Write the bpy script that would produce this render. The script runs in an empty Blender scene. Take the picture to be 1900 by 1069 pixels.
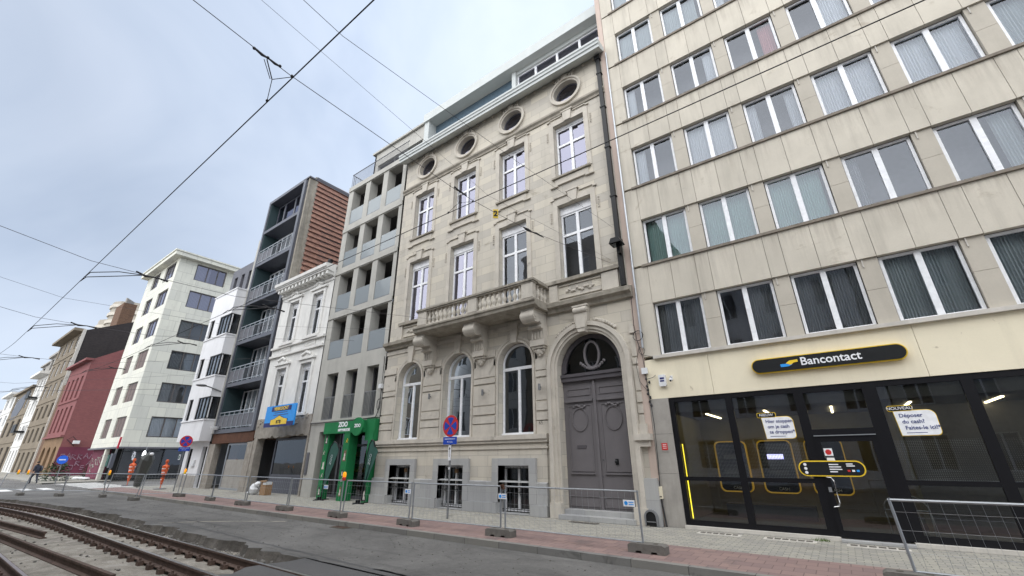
import bpy, math, random
from mathutils import Vector, Matrix, noise as mnoise
R = math.radians
rnd = random.Random(7)
scene = bpy.context.scene
COL = scene.collection

# ------------------------------------------------------------------ camera
HC = 1.7
yaw, pit, rol = R(-36.005), R(22.079), R(-0.432)
fwd = Vector((math.sin(yaw)*math.cos(pit), math.cos(yaw)*math.cos(pit), math.sin(pit)))
rgt = Vector((math.cos(yaw), -math.sin(yaw), 0)); upv = rgt.cross(fwd)
r_ = math.cos(rol)*rgt + math.sin(rol)*upv
u_ = -math.sin(rol)*rgt + math.cos(rol)*upv
cd = bpy.data.cameras.new('camera'); cam = bpy.data.objects.new('camera', cd); COL.objects.link(cam)
m3 = Matrix((r_, u_, -fwd)).transposed()
cam.matrix_world = Matrix.Translation((0, 0, HC)) @ m3.to_4x4()
cd.sensor_width = 36; cd.lens = 778.7/1900*36; cd.clip_end = 3000; cd.clip_start = 0.05
scene.camera = cam

# ------------------------------------------------------------------ world, sun, exposure
SUN_EL, SUN_AZ = 44, 172          # azimuth clockwise from +y: behind the viewer
sd = Vector((math.sin(R(SUN_AZ))*math.cos(R(SUN_EL)), math.cos(R(SUN_AZ))*math.cos(R(SUN_EL)), math.sin(R(SUN_EL))))
world = bpy.data.worlds.new('World'); scene.world = world; world.use_nodes = True
nt = world.node_tree; nt.nodes.clear()
def wn(t, **k):
    n = nt.nodes.new(t)
    for a, b in k.items(): setattr(n, a, b)
    return n
out = wn('ShaderNodeOutputWorld'); bg = wn('ShaderNodeBackground'); bg.inputs[1].default_value = 0.1
sky = wn('ShaderNodeTexSky', sky_type='NISHITA', sun_disc=False, sun_elevation=R(SUN_EL), sun_rotation=R(SUN_AZ))
tc = wn('ShaderNodeTexCoord'); mp = wn('ShaderNodeMapping'); mp.inputs['Scale'].default_value = (1, 1, 1.25)
nz = wn('ShaderNodeTexNoise'); nz.inputs['Scale'].default_value = 2.1; nz.inputs['Detail'].default_value = 5; nz.inputs['Roughness'].default_value = 0.48; nz.inputs['Distortion'].default_value = 0.5
cr = wn('ShaderNodeValToRGB'); e = cr.color_ramp.elements
e[0].position = 0.30; e[0].color = (1.48, 1.80, 2.35, 1); e[1].position = 0.72; e[1].color = (2.6, 2.85, 3.3, 1)
e2 = cr.color_ramp.elements.new(0.5); e2.color = (2.08, 2.38, 2.88, 1)
dotn = wn('ShaderNodeVectorMath', operation='DOT_PRODUCT'); dotn.inputs[1].default_value = sd
mr = wn('ShaderNodeMapRange'); mr.inputs['From Min'].default_value = 0.55; mr.inputs['From Max'].default_value = 1; mr.inputs['To Min'].default_value = 1; mr.inputs['To Max'].default_value = 1.4
mulc = wn('ShaderNodeVectorMath', operation='SCALE')
mix = wn('ShaderNodeMix', data_type='RGBA'); mix.inputs[0].default_value = 0.93
L = nt.links.new
L(tc.outputs['Generated'], mp.inputs[0]); L(mp.outputs[0], nz.inputs['Vector']); L(nz.outputs[0], cr.inputs[0])
L(tc.outputs['Generated'], dotn.inputs[0]); L(dotn.outputs['Value'], mr.inputs['Value'])
dot2 = wn('ShaderNodeVectorMath', operation='DOT_PRODUCT'); dot2.inputs[1].default_value = Vector((0.05, .75, .66)).normalized()
mr2 = wn('ShaderNodeMapRange'); mr2.inputs['From Min'].default_value = 0.3; mr2.inputs['From Max'].default_value = 1; mr2.inputs['To Min'].default_value = .80; mr2.inputs['To Max'].default_value = 1.27
mm_ = wn('ShaderNodeMath', operation='MULTIPLY'); L(tc.outputs['Generated'], dot2.inputs[0]); L(dot2.outputs['Value'], mr2.inputs['Value']); L(mr.outputs[0], mm_.inputs[0]); L(mr2.outputs[0], mm_.inputs[1])
sz = wn('ShaderNodeSeparateXYZ'); mr3 = wn('ShaderNodeMapRange'); mr3.inputs['From Min'].default_value = 0.0; mr3.inputs['From Max'].default_value = 0.35; mr3.inputs['To Min'].default_value = 1.22; mr3.inputs['To Max'].default_value = 1.0
m4_ = wn('ShaderNodeMath', operation='MULTIPLY'); L(tc.outputs['Generated'], sz.inputs[0]); L(sz.outputs[2], mr3.inputs['Value']); L(mm_.outputs[0], m4_.inputs[0]); L(mr3.outputs[0], m4_.inputs[1])
L(cr.outputs[0], mulc.inputs[0]); L(m4_.outputs[0], mulc.inputs['Scale'])
L(sky.outputs[0], mix.inputs[6]); L(mulc.outputs[0], mix.inputs[7]); L(mix.outputs[2], bg.inputs[0]); L(bg.outputs[0], out.inputs[0])
sl = bpy.data.lights.new('sun', 'SUN'); sl.energy = 1.5; sl.angle = R(110); sl.color = (1, 0.975, 0.935)
so = bpy.data.objects.new('sun', sl); COL.objects.link(so); so.rotation_euler = sd.to_track_quat('Z', 'Y').to_euler()
scene.view_settings.view_transform = 'Standard'; scene.view_settings.look = 'None'
scene.view_settings.exposure = 1.77; scene.view_settings.gamma = 1
scene.cycles.max_bounces = 8; scene.cycles.transparent_max_bounces = 12

# ------------------------------------------------------------------ materials
def material(name):
    m = bpy.data.materials.new(name); m.use_nodes = True
    n = m.node_tree; n.nodes.clear()
    o = n.nodes.new('ShaderNodeOutputMaterial'); b = n.nodes.new('ShaderNodeBsdfPrincipled')
    n.links.new(b.outputs[0], o.inputs[0]); return m, n, b, o
def nn(n, t, ins=None, **k):
    x = n.nodes.new(t)
    for a, v in k.items(): setattr(x, a, v)
    for a, v in (ins or {}).items():
        if isinstance(v, bpy.types.NodeSocket): n.links.new(v, x.inputs[a])
        else: x.inputs[a].default_value = v
    return x
def c4(c): return (c[0], c[1], c[2], 1)
def sc(c, f): return (min(1, c[0]*f), min(1, c[1]*f), min(1, c[2]*f))
def math_(n, op, a, b=None, c=None):
    x = n.nodes.new('ShaderNodeMath'); x.operation = op
    for i, v in enumerate((a, b, c)):
        if v is None: continue
        if isinstance(v, bpy.types.NodeSocket): n.links.new(v, x.inputs[i])
        else: x.inputs[i].default_value = v
    return x.outputs[0]
def mixc(n, f, a, b, mode='MIX'):
    x = n.nodes.new('ShaderNodeMix'); x.data_type = 'RGBA'; x.blend_type = mode
    for i, v in ((0, f), (6, a), (7, b)):
        if isinstance(v, bpy.types.NodeSocket): n.links.new(v, x.inputs[i])
        else: x.inputs[i].default_value = v if i == 0 else c4(v)
    return x.outputs[2]
def ramp(n, v, p0, p1, a=0., b=1.):
    x = nn(n, 'ShaderNodeMapRange', {'Value': v, 'From Min': p0, 'From Max': p1, 'To Min': a, 'To Max': b}); return x.outputs[0]
def surf(name, base, rough=0.8, var=0.14, scale=1.2, streak=0.0, bump=0.15, brick=None, metal=0.0, island=0.0, spec=0.3, stain=None, sills=False):
    """weathered painted / stone / metal surface; brick=(width,height,mortar,mortar colour factor, flat?)"""
    m, n, b, o = material(name)
    pos = nn(n, 'ShaderNodeNewGeometry').outputs['Position']
    no = nn(n, 'ShaderNodeTexNoise', {'Vector': pos, 'Scale': scale, 'Detail': 6, 'Roughness': 0.6}).outputs[0]
    col = mixc(n, ramp(n, no, 0.3, 0.7), sc(base, 1-var), sc(base, 1+var))
    fine = nn(n, 'ShaderNodeTexNoise', {'Vector': pos, 'Scale': 28, 'Detail': 4, 'Roughness': 0.7}).outputs[0]
    col = mixc(n, ramp(n, fine, 0.35, 0.75, 0.0, var*1.6), col, sc(base, 0.62))
    h = fine
    if brick:
        w, hh, mo, mf = brick[:4]
        sp = nn(n, 'ShaderNodeSeparateXYZ', {0: pos})
        if len(brick) > 4: vx, vy = sp.outputs[0], sp.outputs[1]
        else: vx, vy = math_(n, 'ADD', sp.outputs[0], sp.outputs[1]), sp.outputs[2]
        v = nn(n, 'ShaderNodeCombineXYZ', {0: vx, 1: vy}).outputs[0]
        bt = nn(n, 'ShaderNodeTexBrick', {'Vector': v, 'Color1': c4((0, 0, 0)), 'Color2': c4((1, 1, 1)), 'Mortar': c4((0.5, 0.5, 0.5)), 'Scale': 1, 'Mortar Size': mo, 'Mortar Smooth': 0.3, 'Brick Width': w, 'Row Height': hh, 'Bias': 0})
        bw = nn(n, 'ShaderNodeRGBToBW', {0: bt.outputs[0]}).outputs[0]
        col = mixc(n, 0.6, col, mixc(n, bw, (base[0]*(1-var*1.6), base[1]*(1-var*1.5), base[2]*(1-var*1.2)), (base[0]*(1+var*1.3), base[1]*(1+var*1.2), base[2]*(1+var*.8))))
        col = mixc(n, bt.outputs['Fac'], col, sc(base, mf))
        h = math_(n, 'SUBTRACT', math_(n, 'MULTIPLY', fine, 0.4), bt.outputs['Fac'])
    if island:
        isl = nn(n, 'ShaderNodeNewGeometry').outputs['Random Per Island']
        col = mixc(n, math_(n, 'MULTIPLY', isl, island), col, sc(base, 0.72))
    if streak:
        st = nn(n, 'ShaderNodeMapping', {'Vector': pos, 'Scale': (2.6, 2.6, 0.22)}).outputs[0]
        s1 = nn(n, 'ShaderNodeTexNoise', {'Vector': st, 'Scale': 1.0, 'Detail': 7, 'Roughness': 0.65}).outputs[0]
        col = mixc(n, ramp(n, s1, 0.5, 0.78, 0, streak), col, sc(base, 0.38))
    if sills:
        sp2 = nn(n, 'ShaderNodeSeparateXYZ', {0: pos}); t = math_(n, 'FRACT', math_(n, 'DIVIDE', math_(n, 'SUBTRACT', sp2.outputs[2], 4.43), 3.02))
        v2 = nn(n, 'ShaderNodeCombineXYZ', {0: math_(n, 'MULTIPLY', sp2.outputs[0], 6.0), 1: math_(n, 'MULTIPLY', sp2.outputs[2], .35)}).outputs[0]
        sx_ = nn(n, 'ShaderNodeTexNoise', {'Vector': v2, 'Scale': 1.0, 'Detail': 6, 'Roughness': .7}).outputs[0]
        col = mixc(n, math_(n, 'MULTIPLY', ramp(n, t, .72, 1.0), ramp(n, sx_, .46, .7, 0, .5)), col, (0.2, 0.165, 0.13))
    if stain:
        s2 = nn(n, 'ShaderNodeTexNoise', {'Vector': pos, 'Scale': stain[2], 'Detail': 8, 'Roughness': 0.7, 'Distortion': 0.6}).outputs[0]
        col = mixc(n, ramp(n, s2, stain[3], stain[3]+0.09, 0, stain[1]), col, stain[0])
    n.links.new(col, b.inputs['Base Color'])
    b.inputs['Roughness'].default_value = rough; b.inputs['Metallic'].default_value = metal; b.inputs['Specular IOR Level'].default_value = spec
    if bump:
        bp = nn(n, 'ShaderNodeBump', {'Strength': bump, 'Distance': 0.02, 'Height': h}); n.links.new(bp.outputs[0], b.inputs['Normal'])
    return m
def plain(name, base, rough=0.5, metal=0., spec=0.5, emit=0.):
    m, n, b, o = material(name)
    pos = nn(n, 'ShaderNodeNewGeometry').outputs['Position']
    f = nn(n, 'ShaderNodeTexNoise', {'Vector': pos, 'Scale': 9, 'Detail': 4}).outputs[0]
    n.links.new(mixc(n, ramp(n, f, 0.3, 0.7), sc(base, 0.9), sc(base, 1.06)), b.inputs['Base Color'])
    b.inputs['Roughness'].default_value = rough; b.inputs['Metallic'].default_value = metal; b.inputs['Specular IOR Level'].default_value = spec
    if emit: b.inputs['Emission Color'].default_value = c4(base); b.inputs['Emission Strength'].default_value = emit
    return m
def glass(name, tint=(0.8, 0.85, 0.85), refl=0.4, gcol=(0.9, 0.9, 0.95), rough=0.015, wav=0.02, facing=0.5):
    m = bpy.data.materials.new(name); m.use_nodes = True; n = m.node_tree; n.nodes.clear()
    o = nn(n, 'ShaderNodeOutputMaterial')
    pos = nn(n, 'ShaderNodeNewGeometry').outputs['Position']
    w = nn(n, 'ShaderNodeTexNoise', {'Vector': pos, 'Scale': 1.3, 'Detail': 1}).outputs[0]
    bp = nn(n, 'ShaderNodeBump', {'Strength': wav, 'Distance': 0.3, 'Height': w}).outputs[0]
    g = nn(n, 'ShaderNodeBsdfGlossy', {'Color': c4(gcol), 'Roughness': rough, 'Normal': bp})
    t = nn(n, 'ShaderNodeBsdfTransparent', {'Color': c4(tint)})
    lw = nn(n, 'ShaderNodeLayerWeight', {'Blend': facing}).outputs['Fresnel']
    f = math_(n, 'MINIMUM', math_(n, 'ADD', refl, math_(n, 'MULTIPLY', lw, 1-refl)), 1.0)
    mx = nn(n, 'ShaderNodeMixShader', {0: f, 1: t.outputs[0], 2: g.outputs[0]}); n.links.new(mx.outputs[0], o.inputs[0])
    return m
M = {}
STONE = (0.53, 0.49, 0.42)
M['stone'] = surf('limestone_ashlar', STONE, 0.85, 0.12, 0.9, 0.3, 0.35, (0.92, 0.36, 0.007, 0.66), stain=((0.2, 0.165, 0.12), 0.5, 0.7, 0.60))
M['stone_trim'] = surf('limestone_trim', (0.53, 0.49, 0.425), 0.85, 0.12, 2.2, 0.3, 0.3, stain=((0.16, 0.14, 0.11), 0.5, 1.6, 0.60))
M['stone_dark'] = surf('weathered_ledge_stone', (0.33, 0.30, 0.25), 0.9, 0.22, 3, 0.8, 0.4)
M['bluestone'] = surf('blue_grey_plinth_stone', (0.37, 0.37, 0.365), 0.85, 0.1, 1.5, 0.3, 0.25, (1.1, 0.62, 0.006, 0.75))
M['white_render'] = surf('white_cornice_paint', (0.5, 0.525, 0.515), 0.6, 0.05, 1.2, 0.12, 0.03)
M['upvc'] = plain('white_window_frame', (0.8, 0.81, 0.83), 0.35)
M['door'] = surf('grey_brown_door_paint', (0.145, 0.135, 0.14), 0.5, 0.06, 2, 0.1, 0.05)
M['door_dark'] = surf('dark_transom_paint', (0.085, 0.078, 0.085), 0.5, 0.06, 2, 0, 0.05)
M['panel'] = surf('beige_stone_panel', (0.60, 0.555, 0.47), 0.8, 0.09, 1.1, 0.4, 0.12, island=0.45, stain=((0.25, 0.2, 0.14), 0.45, 1.1, 0.60), sills=True)
M['pier'] = surf('grey_beige_pier_panel', (0.50, 0.46, 0.39), 0.8, 0.09, 1.1, 0.2, 0.12, island=0.25)
M['sill'] = surf('dark_streaked_sill', (0.23, 0.2, 0.165), 0.85, 0.25, 4, 0.5, 0.2)
M['sill_light'] = surf('pale_stone_sill', (0.55, 0.52, 0.47), 0.8, 0.12, 3, 0.3, 0.1)
M['plaster'] = surf('cream_painted_fascia', (0.79, 0.72, 0.55), 0.75, 0.05, 0.8, 0.2, 0.1, stain=((0.33, 0.26, 0.18), 0.7, 3.1, 0.64))
M['pillar'] = surf('grey_marble_pillar', (0.34, 0.32, 0.29), 0.6, 0.12, 2.5, 0.5, 0.05)
M['joint'] = plain('dark_joint', (0.09, 0.08, 0.065), 0.9)
M['black'] = plain('black_shop_frame', (0.006, 0.006, 0.008), 0.45, spec=0.25)
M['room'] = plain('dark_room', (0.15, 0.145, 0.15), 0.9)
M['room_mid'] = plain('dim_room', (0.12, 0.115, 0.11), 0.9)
M['glass_sky'] = glass('bright_reflecting_glass', (0.6, 0.6, 0.63), 0.2, (0.82, 0.82, 1.0), wav=0.01, facing=0.3)
M['glass_block'] = glass('clear_reflecting_glass', (0.92, 0.95, 0.96), 0.07, (0.85, 0.91, 1.0), wav=0.01, facing=0.25)
M['glass_dark'] = glass('dark_glass', (0.4, 0.43, 0.43), 0.06, (0.85, 0.9, 0.95), wav=0.012, facing=0.3)
M['glass_shop'] = glass('tinted_shop_glass', (0.7, 0.72, 0.68), 0.08, (0.8, 0.85, 0.95), wav=0.006, facing=0.28)
M['glass_rail0'] = glass('pale_balustrade_glass', (0.62, 0.65, 0.65), 0.12, (0.68, 0.72, 0.75), 0.12, facing=0.3)
def rail_glass():
    m = M['glass_rail0'].copy(); m.name = 'frosted_balustrade_glass'; n = m.node_tree; o = [q for q in n.nodes if q.type == 'OUTPUT_MATERIAL'][0]; src = o.inputs[0].links[0].from_socket
    df = nn(n, 'ShaderNodeBsdfDiffuse', {'Color': (0.48, 0.52, 0.53, 1)}); mx = nn(n, 'ShaderNodeMixShader', {0: 0.38, 1: src, 2: df.outputs[0]}); n.links.new(mx.outputs[0], o.inputs[0]); return m
M['glass_rail'] = rail_glass()
def cloth(name, col, tr=0.25):
    m, n, b, o = material(name)
    b.inputs['Base Color'].default_value = c4(col); b.inputs['Roughness'].default_value = 0.9
    t = nn(n, 'ShaderNodeBsdfTranslucent', {'Color': c4(col)})
    mx = nn(n, 'ShaderNodeMixShader', {0: tr, 1: b.outputs[0], 2: t.outputs[0]}); n.links.new(mx.outputs[0], o.inputs[0]); return m
M['curtain_white'] = cloth('white_net_curtain', (0.75, 0.77, 0.8)); M['curtain_teal'] = cloth('teal_curtain', (0.42, 0.60, 0.56))
M['curtain_pink'] = cloth('pink_curtain', (0.6, 0.25, 0.25)); M['blind'] = cloth('pale_blind', (0.5, 0.55, 0.56)); M['curtain_grey'] = cloth('grey_curtain', (0.33, 0.34, 0.35))
M['concrete'] = surf('pale_cast_concrete', (0.42, 0.41, 0.375), 0.8, 0.09, 1.4, 0.25, 0.08)
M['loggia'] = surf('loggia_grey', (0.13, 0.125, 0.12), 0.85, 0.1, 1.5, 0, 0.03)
M['white_stucco'] = surf('white_stucco', (0.72, 0.71, 0.68), 0.7, 0.08, 1.5, 0.35, 0.08)
M['rubble'] = surf('broken_concrete', (0.34, 0.31, 0.27), 0.95, 0.25, 3, 0.4, 0.8)
M['zinc'] = surf('blue_black_cladding', (0.085, 0.09, 0.11), 0.45, 0.1, 1.5, 0.1, 0.04, spec=0.5)
M['zinc2'] = surf('dark_grey_panel', (0.12, 0.12, 0.135), 0.5, 0.1, 1.5, 0.1, 0.04)
M['teal_wall'] = surf('dark_teal_wall', (0.035, 0.06, 0.065), 0.7, 0.1, 1.5, 0.1, 0.04)
M['brick_red'] = surf('red_roof_tile_wall', (0.42, 0.235, 0.18), 0.9, 0.3, 1.6, 0.25, 0.6, (0.22, 0.07, 0.006, 0.5), island=0.3)
M['tile_shadow'] = surf('shadowed_tile_edge', (0.25, 0.14, 0.11), 0.95, 0.25, 3, 0, 0.3)  # darker tile tone, paints the shadow lines of the overlapping courses
M['rust'] = surf('rusty_brown_fascia', (0.11, 0.05, 0.03), 0.85, 0.3, 2.5, 0.3, 0.3)
M['deco_white'] = surf('white_painted_render', (0.72, 0.72, 0.73), 0.7, 0.05, 1, 0.2, 0.05)
M['tile_white'] = surf('cream_facade_tile', (0.63, 0.625, 0.55), 0.6, 0.07, 0.7, 0.3, 0.08, (1.45, 1.14, 0.018, 0.66), stain=((0.5, 0.49, 0.43), 0.35, 0.5, 0.58))
M['brown_frame'] = plain('brown_window_frame', (0.09, 0.08, 0.075), 0.5)
M['shutter'] = surf('brown_roller_shutter', (0.17, 0.125, 0.115), 0.6, 0.1, 2, 0, 0.3, (5, 0.05, 0.008, 0.6))
M['red_paint'] = surf('red_painted_brick', (0.22, 0.085, 0.085), 0.85, 0.1, 0.5, 0.15, 0.15, (0.3, 0.09, 0.006, 0.8))
M['purple'] = surf('purple_red_paint', (0.145, 0.035, 0.06), 0.8, 0.15, 0.6, 0.2, 0.1)
M['brown_brick'] = surf('brown_brick', (0.15, 0.09, 0.06), 0.9, 0.22, 1, 0.3, 0.3, (0.3, 0.09, 0.006, 0.6))
M['dark_brick'] = surf('sooty_slate_gable', (0.042, 0.036, 0.036), 0.9, 0.2, 0.6, 0.3, 0.2, (0.3, 0.09, 0.006, 0.7))
M['tan'] = surf('tan_render', (0.21, 0.175, 0.13), 0.85, 0.14, 0.4, 0.4, 0.1)
M['brownstone'] = surf('brown_stone_arcade', (0.22, 0.14, 0.08), 0.85, 0.18, 0.8, 0.3, 0.2)
M['pale_conc'] = surf('pale_far_concrete', (0.36, 0.33, 0.28), 0.85, 0.1, 0.2, 0.2, 0)
M['dark'] = plain('dark_opening', (0.02, 0.02, 0.022), 0.6)
M['steel'] = plain('galvanised_steel', (0.42, 0.44, 0.46), 0.42, 0.85)
M['grey_pole'] = plain('grey_painted_pole', (0.17, 0.175, 0.18), 0.5)
M['wire'] = plain('dark_wire', (0.03, 0.028, 0.03), 0.6)
M['wire_thin'] = plain('span_cable', (0.09, 0.08, 0.085), 0.6)
M['foot'] = surf('fence_foot_concrete', (0.16, 0.15, 0.135), 0.9, 0.2, 6, 0, 0.5)
M['yellow'] = plain('yellow', (0.85, 0.58, 0.03), 0.45); M['yellow_neon'] = plain('yellow_light_line', (1.0, 0.8, 0.05), 0.4, emit=0.8)
M['yellow_dim'] = plain('yellow_outline', (0.7, 0.42, 0.04), 0.4, emit=0.10)
M['lamp_warm'] = plain('warm_light_strip', (1.0, 0.86, 0.55), 0.4, emit=2.6)
M['screen'] = plain('violet_screen', (0.45, 0.45, 1.0), 0.4, emit=1.3)
M['white'] = plain('white_sign', (0.82, 0.83, 0.85), 0.45); M['navy'] = plain('navy_lettering', (0.04, 0.06, 0.2), 0.5)
M['signblack'] = plain('sign_black', (0.012, 0.013, 0.014), 0.45, spec=0.3); M['blue'] = plain('sign_blue', (0.01, 0.06, 0.42), 0.45)
M['sky_blue'] = plain('light_blue_board', (0.02, 0.30, 0.80), 0.5); M['navy_board'] = plain('navy_board', (0.008, 0.014, 0.13), 0.5)
M['red'] = plain('sign_red', (0.55, 0.03, 0.03), 0.45); M['green'] = surf('green_store_panel', (0.012, 0.18, 0.058), 0.7, 0.18, 1.8, 0.25, 0.02)
M['flag_green'] = plain('feather_flag_green', (0.02, 0.085, 0.065), 0.7); M['orange'] = plain('orange_workwear', (0.62, 0.11, 0.03), 0.7)
M['amber'] = plain('amber_lens', (0.9, 0.3, 0.01), 0.25, emit=0.25); M['pink_red'] = plain('red_band', (0.5, 0.03, 0.06), 0.5)
M['bag'] = plain('dark_grey_sheet', (0.07, 0.075, 0.07), 0.6); M['brown_card'] = plain('brown_cardboard', (0.30, 0.18, 0.09), 0.8)
M['plastic'] = plain('white_plastic', (0.7, 0.71, 0.72), 0.4); M['skin'] = plain('skin', (0.45, 0.27, 0.19), 0.6)
M['dark_cloth'] = plain('dark_blue_clothing', (0.025, 0.028, 0.045), 0.8); M['hair'] = plain('dark_hair', (0.02, 0.014, 0.01), 0.7)
M['fur_brown'] = plain('animal_picture_brown', (0.18, 0.1, 0.06), 0.6); M['fur_white'] = plain('animal_picture_white', (0.65, 0.62, 0.56), 0.6); M['fur_black'] = plain('animal_picture_black', (0.03, 0.028, 0.026), 0.6)
M['graffiti'] = plain('pale_spray_paint', (0.30, 0.19, 0.24), 0.8)
M['chrome'] = plain('polished_metal', (0.6, 0.6, 0.6), 0.2, 1.0)
M['pink_pipe'] = surf('pinkish_render_strip', (0.52, 0.42, 0.36), 0.8, 0.08, 1, 0.3, 0.05)

def ground_mat(name, kind):
    m, n, b, o = material(name); pos = nn(n, 'ShaderNodeNewGeometry').outputs['Position']
    big = nn(n, 'ShaderNodeTexNoise', {'Vector': pos, 'Scale': 0.35, 'Detail': 7, 'Roughness': 0.65, 'Distortion': 0.8}).outputs[0]
    mid = nn(n, 'ShaderNodeTexNoise', {'Vector': pos, 'Scale': 2.2, 'Detail': 8, 'Roughness': 0.7}).outputs[0]
    fine = nn(n, 'ShaderNodeTexNoise', {'Vector': pos, 'Scale': 60, 'Detail': 3, 'Roughness': 0.8}).outputs[0]
    if kind == 'asphalt':
        col = mixc(n, ramp(n, big, 0.38, 0.62), (0.105, 0.101, 0.095), (0.185, 0.178, 0.167))
        col = mixc(n, ramp(n, mid, 0.56, 0.72, 0, 0.65), col, (0.085, 0.083, 0.08))
        med = nn(n, 'ShaderNodeTexNoise', {'Vector': pos, 'Scale': 11, 'Detail': 6, 'Roughness': 0.8}).outputs[0]
        col = mixc(n, ramp(n, med, 0.45, 0.7, 0, 0.55), col, (0.09, 0.085, 0.08)); col = mixc(n, ramp(n, med, 0.42, 0.25, 0, 0.5), col, (0.3, 0.285, 0.26))
        # long tar streaks along the carriageway
        st = nn(n, 'ShaderNodeMapping', {'Vector': pos, 'Scale': (0.22, 2.3, 1)}).outputs[0]
        s1 = nn(n, 'ShaderNodeTexNoise', {'Vector': st, 'Scale': 1.0, 'Detail': 5, 'Roughness': 0.6}).outputs[0]
        col = mixc(n, ramp(n, s1, 0.55, 0.68, 0, 0.55), col, (0.07, 0.068, 0.065))
        vor = nn(n, 'ShaderNodeTexVoronoi', {'Vector': nn(n, 'ShaderNodeMapping', {'Vector': pos, 'Scale': (0.32, 0.6, 1)}).outputs[0], 'Scale': 1.0, 'Randomness': 1.0}, feature='DISTANCE_TO_EDGE').outputs['Distance']
        wob = math_(n, 'ADD', vor, math_(n, 'MULTIPLY', math_(n, 'SUBTRACT', mid, 0.5), 0.12))
        col = mixc(n, ramp(n, wob, 0.0, 0.008, 0.35, 0.0), col, (0.05, 0.048, 0.045))
        vs, bs = 0.35, 0.5
    elif kind == 'new_asphalt':
        col = mixc(n, ramp(n, big, 0.35, 0.65), (0.075, 0.073, 0.073), (0.115, 0.112, 0.11)); vs, bs = 0.4, 0.5
    elif kind == 'bed':
        col = mixc(n, ramp(n, mid, 0.4, 0.62), (0.28, 0.25, 0.205), (0.48, 0.435, 0.365))
        w2 = nn(n, 'ShaderNodeTexNoise', {'Vector': pos, 'Scale': 1.1, 'Detail': 8, 'Roughness': 0.75, 'Distortion': 1.0}).outputs[0]
        col = mixc(n, ramp(n, w2, 0.53, 0.6, 0, 0.85), col, (0.52, 0.47, 0.41))
        col = mixc(n, ramp(n, big, 0.56, 0.68, 0, 0.6), col, (0.12, 0.105, 0.09)); vs, bs = 0.6, 1.0
    elif kind == 'earth':
        col = mixc(n, ramp(n, mid, 0.4, 0.65), (0.09, 0.078, 0.065), (0.2, 0.18, 0.155)); vs, bs = 0.6, 1.0
    col = mixc(n, ramp(n, fine, 0.4, 0.7, 0, vs), col, (0.05, 0.048, 0.045), 'MIX')
    n.links.new(col, b.inputs['Base Color']); b.inputs['Roughness'].default_value = 0.9
    h = math_(n, 'ADD', fine, math_(n, 'MULTIPLY', mid, 2.0))
    n.links.new(nn(n, 'ShaderNodeBump', {'Strength': bs, 'Distance': 0.02, 'Height': h}).outputs[0], b.inputs['Normal'])
    return m
M['asphalt'] = ground_mat('dusty_asphalt', 'asphalt'); M['new_asphalt'] = ground_mat('fresh_asphalt', 'new_asphalt')
M['bed'] = ground_mat('track_bed_concrete', 'bed'); M['earth'] = ground_mat('bare_earth', 'earth')
M['paver'] = surf('grey_clay_pavers', (0.34, 0.325, 0.285), 0.85, 0.16, 0.5, 0, 0.5, (0.22, 0.11, 0.008, 0.5, 1), stain=((0.12, 0.11, 0.1), 0.5, 0.6, 0.58))
M['pink_paver'] = surf('pinkish_red_paving', (0.25, 0.175, 0.16), 0.85, 0.14, 0.6, 0, 0.4, (0.3, 0.3, 0.008, 0.6, 1), stain=((0.12, 0.1, 0.095), 0.55, 0.9, 0.56))
M['kerb'] = surf('kerb_stone', (0.23, 0.22, 0.2), 0.9, 0.18, 1.5, 0, 0.4, (1.0, 3.0, 0.008, 0.4, 1), stain=((0.09, 0.085, 0.08), 0.6, 1.5, 0.55))
M['rail_side'] = surf('rusty_rail_web', (0.11, 0.072, 0.056), 0.75, 0.35, 6, 0, 0.4)
M['rail_top'] = plain('polished_rail_head', (0.5, 0.49, 0.48), 0.3, 0.9)

def dots_mat():
    m = bpy.data.materials.new('dotted_window_film'); m.use_nodes = True; n = m.node_tree; n.nodes.clear()
    o = nn(n, 'ShaderNodeOutputMaterial'); pos = nn(n, 'ShaderNodeNewGeometry').outputs['Position']; s = nn(n, 'ShaderNodeSeparateXYZ', {0: pos})
    P = 0.032
    fx = math_(n, 'SUBTRACT', math_(n, 'FRACT', math_(n, 'DIVIDE', math_(n, 'ADD', s.outputs[0], 50), P)), 0.5)
    fz = math_(n, 'SUBTRACT', math_(n, 'FRACT', math_(n, 'DIVIDE', s.outputs[2], P)), 0.5)
    d = math_(n, 'SQRT', math_(n, 'ADD', math_(n, 'MULTIPLY', fx, fx), math_(n, 'MULTIPLY', fz, fz)))
    w = nn(n, 'ShaderNodeTexNoise', {'Vector': pos, 'Scale': 0.9, 'Detail': 1}).outputs[0]
    rad = ramp(n, w, 0.32, 0.6, 0.12, 0.40)
    f = math_(n, 'MULTIPLY', math_(n, 'LESS_THAN', d, rad), 0.75)
    t = nn(n, 'ShaderNodeBsdfTransparent'); df = nn(n, 'ShaderNodeBsdfDiffuse', {'Color': (0.55, 0.55, 0.58, 1)})
    mx = nn(n, 'ShaderNodeMixShader', {0: f, 1: t.outputs[0], 2: df.outputs[0]}); n.links.new(mx.outputs[0], o.inputs[0]); return m
M['dots'] = dots_mat()

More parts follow.
